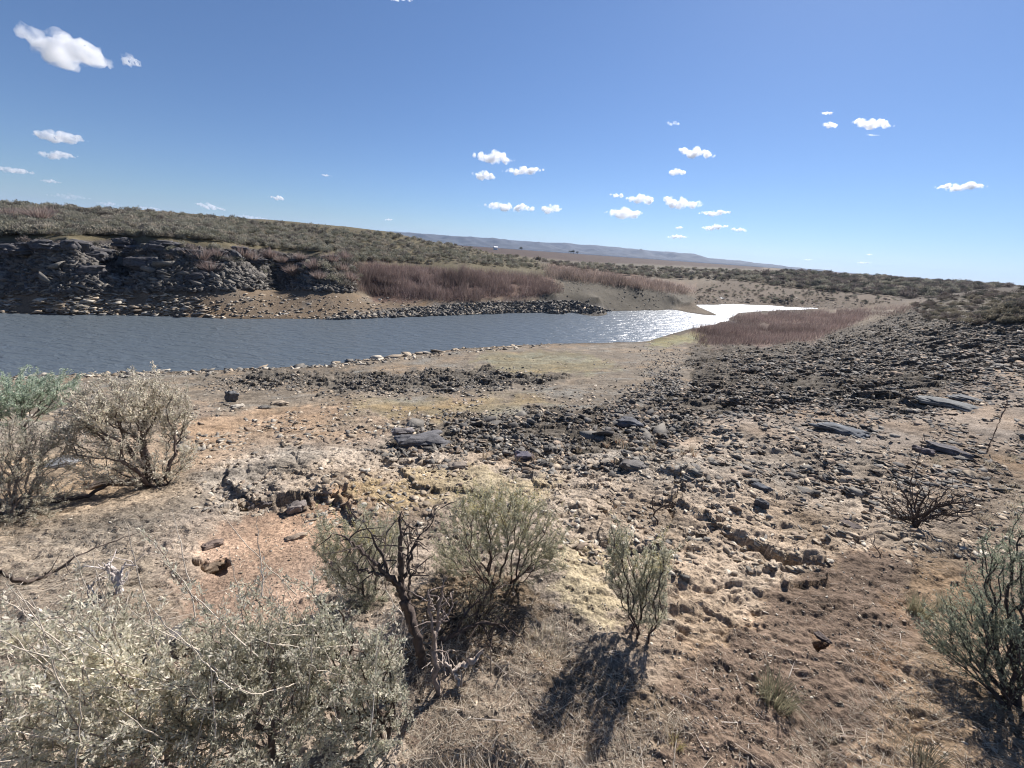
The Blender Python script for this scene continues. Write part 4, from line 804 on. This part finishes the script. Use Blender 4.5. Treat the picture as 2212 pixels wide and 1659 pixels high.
v, f_, c = litter([([(-60, 1000), (450, 1000), (500, 1300), (200, 1500), (-60, 1500)], .4), ([(900, 1300), (1500, 1450), (2270, 1300), (2270, 1700), (850, 1700)], .6)], 800, .05, .24, .0035, [(.45, .38, .30), (.55, .48, .40), (.22, .16, .12)], .15)
link('fallen_twigs', mesh_np('fallen_twigs', v, f_, c, M_STRAW), label='thin bleached twigs scattered over the foreground soil', kind='stuff')
# tall bleached flower stalks over the bottom left sagebrush
q = spread([(0, 1420), (250, 1400), (500, 1380), (850, 1420), (850, 1600), (0, 1650)], 60); vs_, fs_, off = [], [], 0

# ------------------------------------------------------------------ reeds and bare willow brush
def stems(polys, h0, h1, w, colours, lean=.12, clump=None):
    Vs, Fs, Cs, off = [], [], [], 0
    for poly, n in polys:
        q = spread(poly, n)+RNG.normal(0, 1, (n, 2))*(9, 2.5)
        if clump: q = q[fbm(q[:, 0]/clump, q[:, 1]/(clump*.4), 2, 303) > -.33]
        H = hit(q[:, 0], q[:, 1]); H = H[(np.hypot(H[:, 0], H[:, 1]) < 300)]; m_ = len(H); hh = RNG.uniform(h0, h1, m_)*np.clip(1+1.1*fbm(H[:, 0]/2.5, H[:, 1]/2.5, 3, 305)+.5*vnoise(H[:, 0]*1.5, H[:, 1]*1.5, 309), .3, 2)
        H[:, 2] = np.maximum(H[:, 2], -.05)
        P1 = H+np.column_stack([RNG.normal(0, lean, m_)*hh, RNG.normal(0, lean, m_)*hh, hh])
        v, f_, c = ribbons(H, P1, w*RNG.uniform(.6, 1.4, m_), np.array(colours)[RNG.integers(0, len(colours), m_)]*RNG.uniform(.6, 1.35, (m_, 1))*(1+.55*fbm(H[:, 0]/4, H[:, 1]/4, 3, 311))[:, None]); Vs.append(v); Fs.append(f_+off); Cs.append(c); off += len(v)
    return np.concatenate(Vs), np.concatenate(Fs), np.concatenate(Cs)
RED = [(.25, .185, .165), (.31, .23, .205), (.19, .14, .125), (.36, .295, .25)]
v, f_, c = stems([([(1495, 712), (1600, 695), (1850, 680), (1870, 684), (1830, 704), (1750, 735), (1650, 744), (1520, 744)], 24000), ([(1580, 688), (1640, 674), (1770, 673), (1880, 670), (1850, 685), (1600, 694)], 8000), ([(1800, 690), (1880, 668), (1980, 660), (1930, 680)], 1500)], .22, .62, .03, RED, .28, 40)
link('reeds', mesh_np('reeds', v, f_, c, M_STRAW), label='dense reddish brown reeds at the far right end of the lake', kind='stuff')
v, f_, c = stems([([(775, 575), (900, 580), (1170, 598), (1215, 630), (1150, 640), (980, 640), (800, 628)], 30000), ([(770, 600), (1000, 640), (1140, 645), (1140, 655), (1000, 655), (760, 632)], 4000)], .4, 1.0, .03, RED+[(.27, .2, .17)], .3, 30)
link('bare_brush', mesh_np('bare_brush', v, f_, c, M_STRAW), label='reddish leafless brush covering the lower hillside beyond the lake', kind='stuff')
v, f_, c = stems([([(1175, 575), (1310, 590), (1440, 612), (1500, 630), (1480, 638), (1400, 626), (1190, 600)], 9000)], .5, 1.2, .05, [(.32, .25, .21), (.36, .28, .23), (.24, .19, .16)], .3, 40)
link('gully_brush', mesh_np('gully_brush', v, f_, c, M_STRAW), label='pinkish brush running down the gully beyond the bare slope', kind='stuff')
def fan_mesh(seed, n=260):
    r = np.random.default_rng(seed); a = r.uniform(0, 6.28, n); sp_ = r.random(n)**.6; P0 = np.column_stack([np.cos(a)*.1, np.sin(a)*.1, np.zeros(n)]); hh = r.uniform(.6, 1., n)
    P1 = np.column_stack([np.cos(a)*sp_*.75, np.sin(a)*sp_*.75, hh*(1-.35*sp_)]); cs = np.array([(.33, .25, .22), (.28, .21, .185), (.40, .33, .28)])
    P0 = P0+(P1-P0)*(r.random(n)*.4)[:, None]
    v, f_, c = ribbons(P0, P1, r.uniform(.02, .04, n), cs[r.integers(0, 3, n)]*r.uniform(.7, 1.3, (n, 1))); return mesh_np('willow_bush', v, f_, c, M_STRAW)
FAN = [fan_mesh(i) for i in range(4)]
for i_, (px, py, s) in enumerate(((435, 565, 1.7), (455, 590, 1.5), (470, 560, 1.4), (525, 560, 1.9), (545, 568, 1.6), (585, 560, 1.5), (610, 570, 1.3), (635, 595, 1.6), (650, 565, 1.4), (680, 585, 1.6), (690, 605, 1.3), (715, 570, 1.7), (735, 590, 1.7), (755, 610, 1.6), (30, 475, 1.6), (85, 480, 2.0), (110, 470, 1.5), (745, 565, 1.6))):
    h = hit(px, py)[0]; g = px < 200
    o = link('willow_bush', FAN[i_ % 4], loc=h, label='pinkish bare bush among the sagebrush at the top of the far left hill' if g else 'pinkish leafless willow bush growing out of the dark rubble across the lake', cat='bush', group='pink bushes on the far left hill' if g else 'willow bushes in the far rubble')
    o.scale = (s*1.1, s*1.1, s); o.rotation_euler.z = random.uniform(0, 6)

# ------------------------------------------------------------------ sagebrush on the far hills
def bush_arrays(seed, n=250):
    r = np.random.default_rng(seed); v = r.normal(size=(n, 3)); v /= np.linalg.norm(v, axis=1)[:, None]; v *= (r.random(n)**.35)[:, None]; v[:, 2] = np.abs(v[:, 2])
    lob = r.normal(0, .22, (5, 3)); lob[:, 2] = np.abs(lob[:, 2])*.6; P = v*np.array((.42, .42, .5))+lob[r.integers(0, 5, n)]*np.array((1, 1, .6)); P[:, 2] += .12
    Dr = v+np.array((0, 0, .6)); Dr /= np.linalg.norm(Dr, axis=1)[:, None]; ln = r.uniform(.08, .17, n); s = np.cross(Dr, r.normal(size=(n, 3))); s /= np.linalg.norm(s, axis=1)[:, None]; s *= (ln*.36)[:, None]
    V_ = np.stack([P-s, P+s, P+Dr*ln[:, None]], 1).reshape(-1, 3); sh = r.uniform(.7, 1.3, (n, 1)); return V_, np.arange(3*n).reshape(-1, 3), np.repeat(sh, 3, 0)
BUSH = [bush_arrays(400+i) for i in range(6)]
FARC = [(.28, .265, .20), (.33, .31, .245), (.23, .225, .175), (.36, .32, .255), (.20, .18, .15)]
DKC = [(.17, .15, .13), (.20, .17, .15), (.12, .12, .10)]
def bush_positions(poly, n): 
    q = spread(poly, n); H = hit(q[:, 0], q[:, 1]); r_ = np.hypot(H[:, 0], H[:, 1]); return H[(r_ < 600) & (r_ > 20)]
fields = [
 ([(-40, 445), (200, 452), (450, 470), (850, 508), (1000, 535), (1150, 562), (1180, 585), (1000, 570), (800, 568), (700, 545), (560, 535), (450, 520), (240, 510), (-40, 512)], 3600, .25, 1.0, FARC, 'grey green sagebrush on the hillside above the basalt ledge across the lake', 'sagebrush on the hillside across the lake', 130),
 ([(-40, 520), (250, 525), (560, 548), (770, 575), (760, 620), (560, 590), (300, 560), (-40, 560)], 90, .4, .9, DKC+FARC, 'small sagebrush rooted in the upper part of the far rubble', 'sagebrush in the far rubble', 25),
 ([(700, 555), (800, 575), (770, 625), (735, 625), (700, 600)], 50, .6, 1.1, FARC, 'grey green sagebrush at the right end of the far rubble', 'sagebrush at the end of the far rubble', 12),
 ([(1150, 562), (1300, 572), (1640, 588), (1640, 606), (1560, 606), (1430, 602), (1300, 590), (1200, 575)], 700, .7, 1.6, FARC+DKC, 'small sagebrush on the rise beyond the gully', 'sagebrush beyond the gully', 40),
 ([(1560, 600), (1700, 584), (2230, 620), (2230, 632), (1960, 645), (1850, 634), (1700, 622)], 1200, .9, 2.0, DKC+DKC+FARC, 'dark brown sagebrush on the low ridge at the far right', 'dark sagebrush on the far right ridge', 45),
 ([(1500, 632), (1560, 604), (1750, 622), (1950, 650), (1900, 660), (1500, 650)], 260, .3, .8, DKC+FARC, 'small scattered sagebrush on the tan slope beyond the lake end', 'sagebrush on the tan slope', 30),
 ([(1965, 668), (1985, 645), (2060, 636), (2230, 624), (2230, 700), (2120, 702), (2000, 692)], 300, .25, .65, DKC+[(.22, .20, .15), (.27, .24, .18)], 'low grey sagebrush on the near rise at the right edge', 'sagebrush on the near right rise', 40)]
FB = {}
Vs, Fs, Cs, off = [], [], [], 0
for poly, n, s0, s1, cols, lab, grp, nind in fields:
    H = bush_positions(poly, n)
    if 'ridge' in grp: H = H[np.hypot(H[:, 0], H[:, 1]) > 85]
    dist = np.hypot(H[:, 0], H[:, 1]); sz = s0+(s1-s0)*RNG.random(len(H))**1.5; order = np.argsort(-sz/dist); ind = order[:nind]
    ci = RNG.integers(0, len(cols), len(H)); ti = RNG.integers(0, len(BUSH), len(H)); rz = RNG.uniform(0, 6.28, len(H))
    for k in ind:
        key = (ti[k], cols[ci[k]])
        if key not in FB:
            v, f_, sh = BUSH[ti[k]]; FB[key] = mesh_np('sagebrush', v, f_, np.array(cols[ci[k]])*sh, M_FARLEAF)
        o = link('sagebrush', FB[key], loc=H[k], label=lab, cat='shrub', group=grp); o.scale = (sz[k],)*3; o.rotation_euler.z = rz[k]
    for k in order[nind:]:
        v, f_, sh = BUSH[ti[k]]; c_, s_ = math.cos(rz[k])*sz[k], math.sin(rz[k])*sz[k]; p = H[k]
        Vs.append(np.column_stack([v[:, 0]*c_-v[:, 1]*s_+p[0], v[:, 0]*s_+v[:, 1]*c_+p[1], v[:, 2]*sz[k]+p[2]])); Fs.append(f_+off); Cs.append(np.array(cols[ci[k]])*sh); off += len(v)
link('sagebrush_cover', mesh_np('sagebrush_cover', np.concatenate(Vs), np.concatenate(Fs), np.concatenate(Cs), M_FARLEAF), label='grey green sagebrush cover on the hills beyond the lake', kind='stuff')
del Vs, Fs, Cs

# ------------------------------------------------------------------ distant mesa, shed, trees
sk = np.array([(-200, 440), (300, 462), (850, 500), (1000, 511), (1060, 514), (1130, 521), (1250, 527), (1340, 535), (1400, 541), (1500, 548), (1530, 557), (1600, 563), (1680, 572), (1740, 579), (1800, 586)], float)
sx = np.linspace(-200, 1800, 400); sy = np.interp(sx, sk[:, 0], sk[:, 1]); az, te = ray(sx, sy); nr = 60; V_ = np.zeros((400, nr, 3)); C_ = np.zeros((400, nr, 3))
t = np.linspace(0, 1, nr)
top = 4300*te + 9*vnoise(sx/38, sx*0, 5) + 5*vnoise(sx/13, sx*0, 6)
for k in range(nr):
    rr_ = 3300+1000*t[k]+ (1-t[k])*260*fbm(sx/70, sx*0+.3, 3, 8)*t[k]*3; prof = t[k]**.8
    g = 55*fbm(sx/26+t[k]*1.2, t[k]*2.5+sx/200, 4, 12)*np.sin(math.pi*min(1, t[k]*1.02))*np.clip(top/50, 0, 1); V_[:, k, 0] = rr_*np.sin(az); V_[:, k, 1] = rr_*np.cos(az); V_[:, k, 2] = EYE-4+(top+4)*prof+g*.8
    C_[:, k] = np.array((.055, .056, .055))*(1+.7*fbm(sx/30, sx*0+t[k]*9, 3, 14))[:, None]
V_[:, nr-1, 2] = EYE + top
back = V_[:, -1].copy(); back[:, :2] *= 1.25; back[:, 2] = 0; V_ = np.concatenate([V_, back[:, None]], 1); C_ = np.concatenate([C_, C_[:, -1:]], 1); nr += 1
i_, j_ = np.meshgrid(np.arange(399), np.arange(nr-1), indexing='ij'); q = (i_*nr+j_).ravel()
link('hills', mesh_np('hills', V_.reshape(-1, 3), np.stack([q, q+nr, q+nr+1, q+1], 1), C_.reshape(-1, 3), M_HILL, smooth=True), kind='structure')
def shed(px, py, r_, w, h_, label_):
    az, te = ray(px, py); x, y = r_*math.sin(az), r_*math.cos(az); z = ground_z(x, y)[0] if r_ < 3000 else EYE+r_*float(te)
    root = bpy.data.objects.new('shed', None); S.collection.objects.link(root); root.location = (x, y, z); root.rotation_euler.z = -float(az)+.3; tag(root, label_, 'shed')
    a, b = w/2, w*.35
    Vv = np.array([(-a, -b, -1), (a, -b, -1), (a, b, -1), (-a, b, -1), (-a, -b, h_), (a, -b, h_), (a, b, h_), (-a, b, h_), (-a, 0, h_*1.4), (a, 0, h_*1.4)], float)
    link('wall', mesh_np('wall', Vv, np.array([(0, 1, 5, 4), (1, 2, 6, 5), (2, 3, 7, 6), (3, 0, 4, 7), (5, 6, 9, 9), (7, 4, 8, 8)])[:4], np.tile((.8, .8, .78), (10, 1)), M_PAINT), root)
    o_ = .15; Vr = np.array([(-a-o_, -b-o_, h_-.03), (a+o_, -b-o_, h_-.03), (a+o_, 0, h_*1.4+.05), (-a-o_, 0, h_*1.4+.05), (a+o_, b+o_, h_-.03), (-a-o_, b+o_, h_-.03)]); link('roof', mesh_np('roof', Vr, np.array([(0, 1, 2, 3), (3, 2, 4, 5)]), np.tile((.7, .7, .7), (6, 1)), M_PAINT), root)
shed(1070, 549, 330, 3.2, 1.9, 'tiny white shed standing on the brown plain below the distant mesa')
for px, py, r_, s in ((1125, 551, 420, 3.0), (1232, 557, 500, 3.4), (1238, 557, 500, 4), (1246, 558, 500, 3.2)):
    az, te = ray(px, py); x, y = r_*math.sin(az), r_*math.cos(az)
    one = px == 1125
    root = bpy.data.objects.new('tree', None); S.collection.objects.link(root); root.location = (x, y, ground_z(x, y)[0]); tag(root, 'lone tiny dark tree near the white shed on the brown plain' if one else 'tiny dark tree in the row of three on the brown plain', 'tree', None if one else 'row of three tiny trees')
    v, f_, sh = bush_arrays(int(px), 220); link('crown', mesh_np('crown', v*np.array((s, s, s*1.2))+np.array((0, 0, s*.3)), f_, np.array((.05, .06, .04))*sh, M_FARLEAF), root)
    tv, tf = tubes([(np.array([(0, 0, -.2), (0, .05, s*.3), (.1, 0, s*.8)]), np.array([.2, .16, .08]))], 6); link('trunk', mesh_np('trunk', tv, tf, np.tile((.1, .08, .06), (len(tv), 1)), M_WOOD), root)

# ------------------------------------------------------------------ clouds
mc = bpy.data.materials.new('cloud'); mc.use_nodes = True; nt = mc.node_tree; nt.nodes.clear()
out_ = nt.nodes.new('ShaderNodeOutputMaterial'); pv = nt.nodes.new('ShaderNodeVolumeScatter'); pv.inputs['Color'].default_value = (1, 1, 1, 1); pv.inputs['Anisotropy'].default_value = .35
oi = nt.nodes.new('ShaderNodeObjectInfo'); sep = nt.nodes.new('ShaderNodeSeparateColor'); nt.links.new(oi.outputs['Color'], sep.inputs[0])
mul = nt.nodes.new('ShaderNodeMath'); mul.operation = 'MULTIPLY'; nt.links.new(sep.outputs[0], mul.inputs[0]); mul.inputs[1].default_value = .1
tcc = nt.nodes.new('ShaderNodeTexCoord'); vmc = nt.nodes.new('ShaderNodeVectorMath'); vmc.operation = 'SCALE'; nt.links.new(tcc.outputs['Object'], vmc.inputs[0]); nt.links.new(sep.outputs[1], vmc.inputs['Scale'])
nzc = nt.nodes.new('ShaderNodeTexNoise'); nzc.inputs['Scale'].default_value = .9; nzc.inputs['Detail'].default_value = 5; nzc.inputs['Roughness'].default_value = .62; nt.links.new(vmc.outputs[0], nzc.inputs['Vector'])
mrc = nt.nodes.new('ShaderNodeMapRange'); mrc.inputs[1].default_value = .42; mrc.inputs[2].default_value = .72; mrc.inputs[3].default_value = 0; mrc.inputs[4].default_value = 2.6; nt.links.new(nzc.outputs[0], mrc.inputs[0])
mu2 = nt.nodes.new('ShaderNodeMath'); mu2.operation = 'MULTIPLY'; nt.links.new(mul.outputs[0], mu2.inputs[0]); nt.links.new(mrc.outputs[0], mu2.inputs[1]); nt.links.new(mu2.outputs[0], pv.inputs['Density']); nt.links.new(pv.outputs[0], out_.inputs['Volume'])
CL = [(135, 103, 215, 70, .33, 1, 'big white cloud at the top left of the sky'), (278, 130, 50, 26, .3, .4, 'small wispy cloud just right of the big one at the top left'), (130, 297, 130, 28, .12, .8, 'long white cloud in the left sky below the big one'), (122, 335, 95, 18, .08, .6, 'thinner cloud directly under the long white cloud at the left'), (32, 369, 85, 15, .12, .6, 'flat cloud cut by the left edge above the hill'), (110, 392, 50, 8, .1, .3, 'faint streak of cloud right of the flat one at the left edge'), (150, 425, 95, 12, .08, .15, 'faint thin cloud low over the far left hill'), (235, 441, 60, 9, .1, .25, 'small pale cloud low over the left hill crest'), (325, 452, 70, 10, .1, .3, 'pale flat cloud resting on the left hill crest'), (450, 446, 75, 11, .2, .6, 'slanting white cloud low over the middle of the left hill'), (600, 428, 38, 10, .15, .7, 'small oval cloud alone above the left hill'), (705, 379, 26, 5, .1, .4, 'tiny streak of cloud high above the hill left of centre'), (545, 470, 90, 9, .1, .35, 'pale cloud half hidden by the hill crest left of centre'), (840, 475, 22, 5, 0, .5, 'tiny cloud just above the start of the distant mesa'),
 (1068, 342, 95, 25, .12, 1, 'upper cloud of the group of three above the lake centre'), (1130, 368, 88, 19, -.02, 1, 'right cloud of the group of three above the lake centre'), (1045, 380, 52, 20, .15, 1, 'lower left cloud of the group of three above the lake centre'), (1100, 447, 130, 21, .05, 1, 'long low cloud above the mesa in the centre of the sky'), (1190, 452, 46, 24, .05, 1, 'puff at the right end of the long low centre cloud'), (1505, 331, 85, 23, .16, 1, 'white cloud highest of those right of the centre'), (1462, 371, 38, 18, .1, 1, 'small puff below the highest cloud right of the centre'), (1455, 267, 34, 10, .1, .15, 'faint wisp in the upper sky right of the centre'), (1350, 461, 85, 24, .05, 1, 'lowest left cloud of the cluster right of the centre'), (1383, 431, 62, 24, .1, 1, 'rounded cloud in the middle of the cluster right of the centre'), (1333, 422, 34, 11, .1, .8, 'small trailing puff left of the rounded cluster cloud'), (1473, 438, 105, 25, .1, 1, 'widest cloud of the cluster right of the centre'), (1543, 460, 70, 14, -.02, 1, 'flat cloud at the right end of the cluster'), (1540, 491, 62, 13, -.06, 1, 'thin cloud below the right end of the cluster'), (1597, 497, 38, 9, .1, .8, 'small trailing cloud lowest right of the cluster'), (1462, 512, 52, 8, 0, .9, 'flat small cloud close above the mesa'), (1467, 492, 20, 6, 0, .7, 'tiny cloud just above the flat one close to the mesa'),
 (1787, 244, 28, 8, 0, .9, 'tiny cloud, upper of the two left of the bright right cloud'), (1794, 270, 32, 13, .15, 1, 'small curved cloud, lower of the two left of the bright right cloud'), (1887, 268, 92, 24, .1, 1, 'bright lumpy cloud high in the right sky'), (1885, 292, 40, 4, .05, .2, 'faint specks of cloud under the bright lumpy one'), (2078, 403, 118, 19, -.03, 1, 'bright spindle shaped cloud near the right edge'), (1866, 568, 36, 5, 0, .8, 'small flat cloud low over the right horizon'), (1745, 561, 20, 4, 0, .6, 'tiny cloud low over the end of the mesa'), (1878, 550, 13, 4, 0, .6, 'tiniest cloud above the flat one on the right horizon'), (862, -2, 70, 9, .05, .5, 'cloud just touching the top edge of the picture')]
tx = bpy.data.textures.new('puffs', 'CLOUDS'); tx.noise_scale = .5; tx.noise_depth = 3
for ci_, (cx, cy, w, h_, sl, dn, lab) in enumerate(CL):
    az, te = ray(cx, cy); el = math.atan(float(te)); dist = min(1500/max(math.sin(el), .01), 21000+300*(ci_ % 5))
    sc_ = dist/FP*math.cos(math.hypot(0, math.atan(math.hypot(cx-PW/2, cy-PH/2)/FP)))**0
    fwd = Vector((math.sin(az)*math.cos(el), math.cos(az)*math.cos(el), math.sin(el))); k = (fwd.dot(_f)); dd = dist; unit = dd*k/FP
    rgt = Vector(cr); upv = Vector(cu); rg = random.Random(ci_*7+1); c0 = fwd*dd + Vector((0, 0, EYE))
    bm = bmesh.new(); W2, H2 = w/2*unit*1.1, h_/2*unit*1.25; nb = max(7, min(60, int(w/h_*8)+6))
    for b in range(nb):
        u = rg.uniform(-1, 1) if b > 2 else (b-1)*.6; env = max(.15, (1-abs(u)**1.7)); rad = H2*rg.uniform(.22, .55)*env
        vv = rg.uniform(-.35, .45)*env*H2
        ce = rgt*(u*(W2-rad*.8)) + upv*(vv - sl*u*W2) + fwd*(rg.uniform(-1, 1)*H2*.8)
        mtx = Matrix.Translation(ce) @ Matrix.Diagonal((rad*1.35, rad*1.35, rad, 1)); bmesh.ops.create_icosphere(bm, subdivisions=2, radius=1, matrix=mtx)
    me = bpy.data.meshes.new('cloud'); bm.to_mesh(me); bm.free(); o = link('cloud', me, label=lab, cat='cloud'); 
    mo = o.modifiers.new('r', 'REMESH'); mo.mode = 'VOXEL'; mo.voxel_size = max(H2/9, W2/80)
    for ns_, st_ in ((.9, .9), (.32, .5)):
        t_ = tx.copy(); t_.noise_scale = H2*ns_; md = o.modifiers.new('d', 'DISPLACE'); md.texture = t_; md.strength = H2*st_; md.mid_level = .48; md.texture_coords = 'LOCAL'
    dg = bpy.context.evaluated_depsgraph_get(); me2 = bpy.data.meshes.new_from_object(o.evaluated_get(dg)); o.modifiers.clear(); o.data = me2; me2.name = 'cloud'; me2.materials.clear(); me2.materials.append(mc)
    o.location = c0; o.color = (min(1, 3.4*dn/(2*H2)/.1), 1.0/H2, 0, 1); 
# ------------------------------------------------------------------ tell the countable rocks apart by their place in the row
bpy.context.view_layer.update()
ORD = ['leftmost', 'second from the left', 'third from the left', 'fourth from the left', 'fifth from the left', 'sixth from the left', 'seventh from the left', 'eighth from the left', 'ninth from the left', 'tenth from the left']
def ordinal(k): return ORD[k] if k < 10 else '%d%s from the left' % (k+1, {1: 'st', 2: 'nd', 3: 'rd'}.get((k+1) % 10, 'th') if (k+1)//10 != 1 else 'th')
SHORT = {'sagebrush in the far rubble': 'small sagebrush in the upper part of the far rubble', 'sagebrush on the tan slope': 'small sagebrush on the tan slope beyond the lake', 'basalt blocks of the far ledge': 'dark basalt block of the ledge across the lake', 'basalt blocks in the far rubble': 'dark basalt block in the rubble across the lake', 'stones on the left far beach': 'pale stone on the left part of the far beach',
 'stones of the rocky point on the far shore': 'grey stone of the rocky point on the far shore', 'slabs on the right slope': 'flat dark slab on the grey right slope', 'dark rocks in the middle rubble band': 'dark rock in the middle rubble band', 'stones along the near waterline': 'pale stone along the near waterline',
 'large boulders at the near waterline': 'large pale boulder at the near waterline', 'dark sagebrush on the far right ridge': 'dark sagebrush on the far right ridge', 'sagebrush on the near right rise': 'low sagebrush on the near rise at the right', 'sagebrush beyond the gully': 'small sagebrush beyond the gully',
 'sagebrush at the end of the far rubble': 'sagebrush at the right end of the far rubble', 'little dry tufts among the rubble': 'little rust and straw tuft among the rubble', 'dry tufts near the dead bush': 'little dry tuft near the dead bush', 'straw tufts at the bottom right': 'little straw tuft at the bottom right',
 'willow bushes in the far rubble': 'pinkish bare willow bush in the far rubble', 'pink bushes on the far left hill': 'pinkish bush on top of the far left hill', 'row of three tiny trees': 'tiny dark tree on the brown plain'}
GR = {}
for o in S.objects:
    if o.get('group') and o.parent is None: GR.setdefault(o['group'], []).append(o)
for g, os_ in GR.items():
    if len(os_) > 60: continue
    xy = {o: float(project(*o.matrix_world.translation)[0]) for o in os_}; os_.sort(key=lambda o: xy[o])
    for k, o in enumerate(os_): o['label'] = SHORT.get(g, o['label']) + ', ' + (ordinal(k) if k < len(os_)-1 else 'rightmost')
# ------------------------------------------------------------------ haze
bm = bmesh.new(); bmesh.ops.create_cube(bm, size=1); me = bpy.data.meshes.new('haze'); bm.to_mesh(me); bm.free()
mh = bpy.data.materials.new('haze'); mh.use_nodes = True; nt = mh.node_tree; nt.nodes.clear(); o1 = nt.nodes.new('ShaderNodeOutputMaterial'); pvh = nt.nodes.new('ShaderNodeVolumePrincipled')
pvh.inputs['Color'].default_value = (.5, .68, 1, 1); pvh.inputs['Density'].default_value = 7e-5; pvh.inputs['Anisotropy'].default_value = .2; nt.links.new(pvh.outputs[0], o1.inputs['Volume']); me.materials.append(mh)
hz = link('haze', me, kind='stuff', label='thin blue air between the lake and the distant mesa'); hz.scale = (19000, 19000, 190); hz.location = (0, 0, 190/2-6)
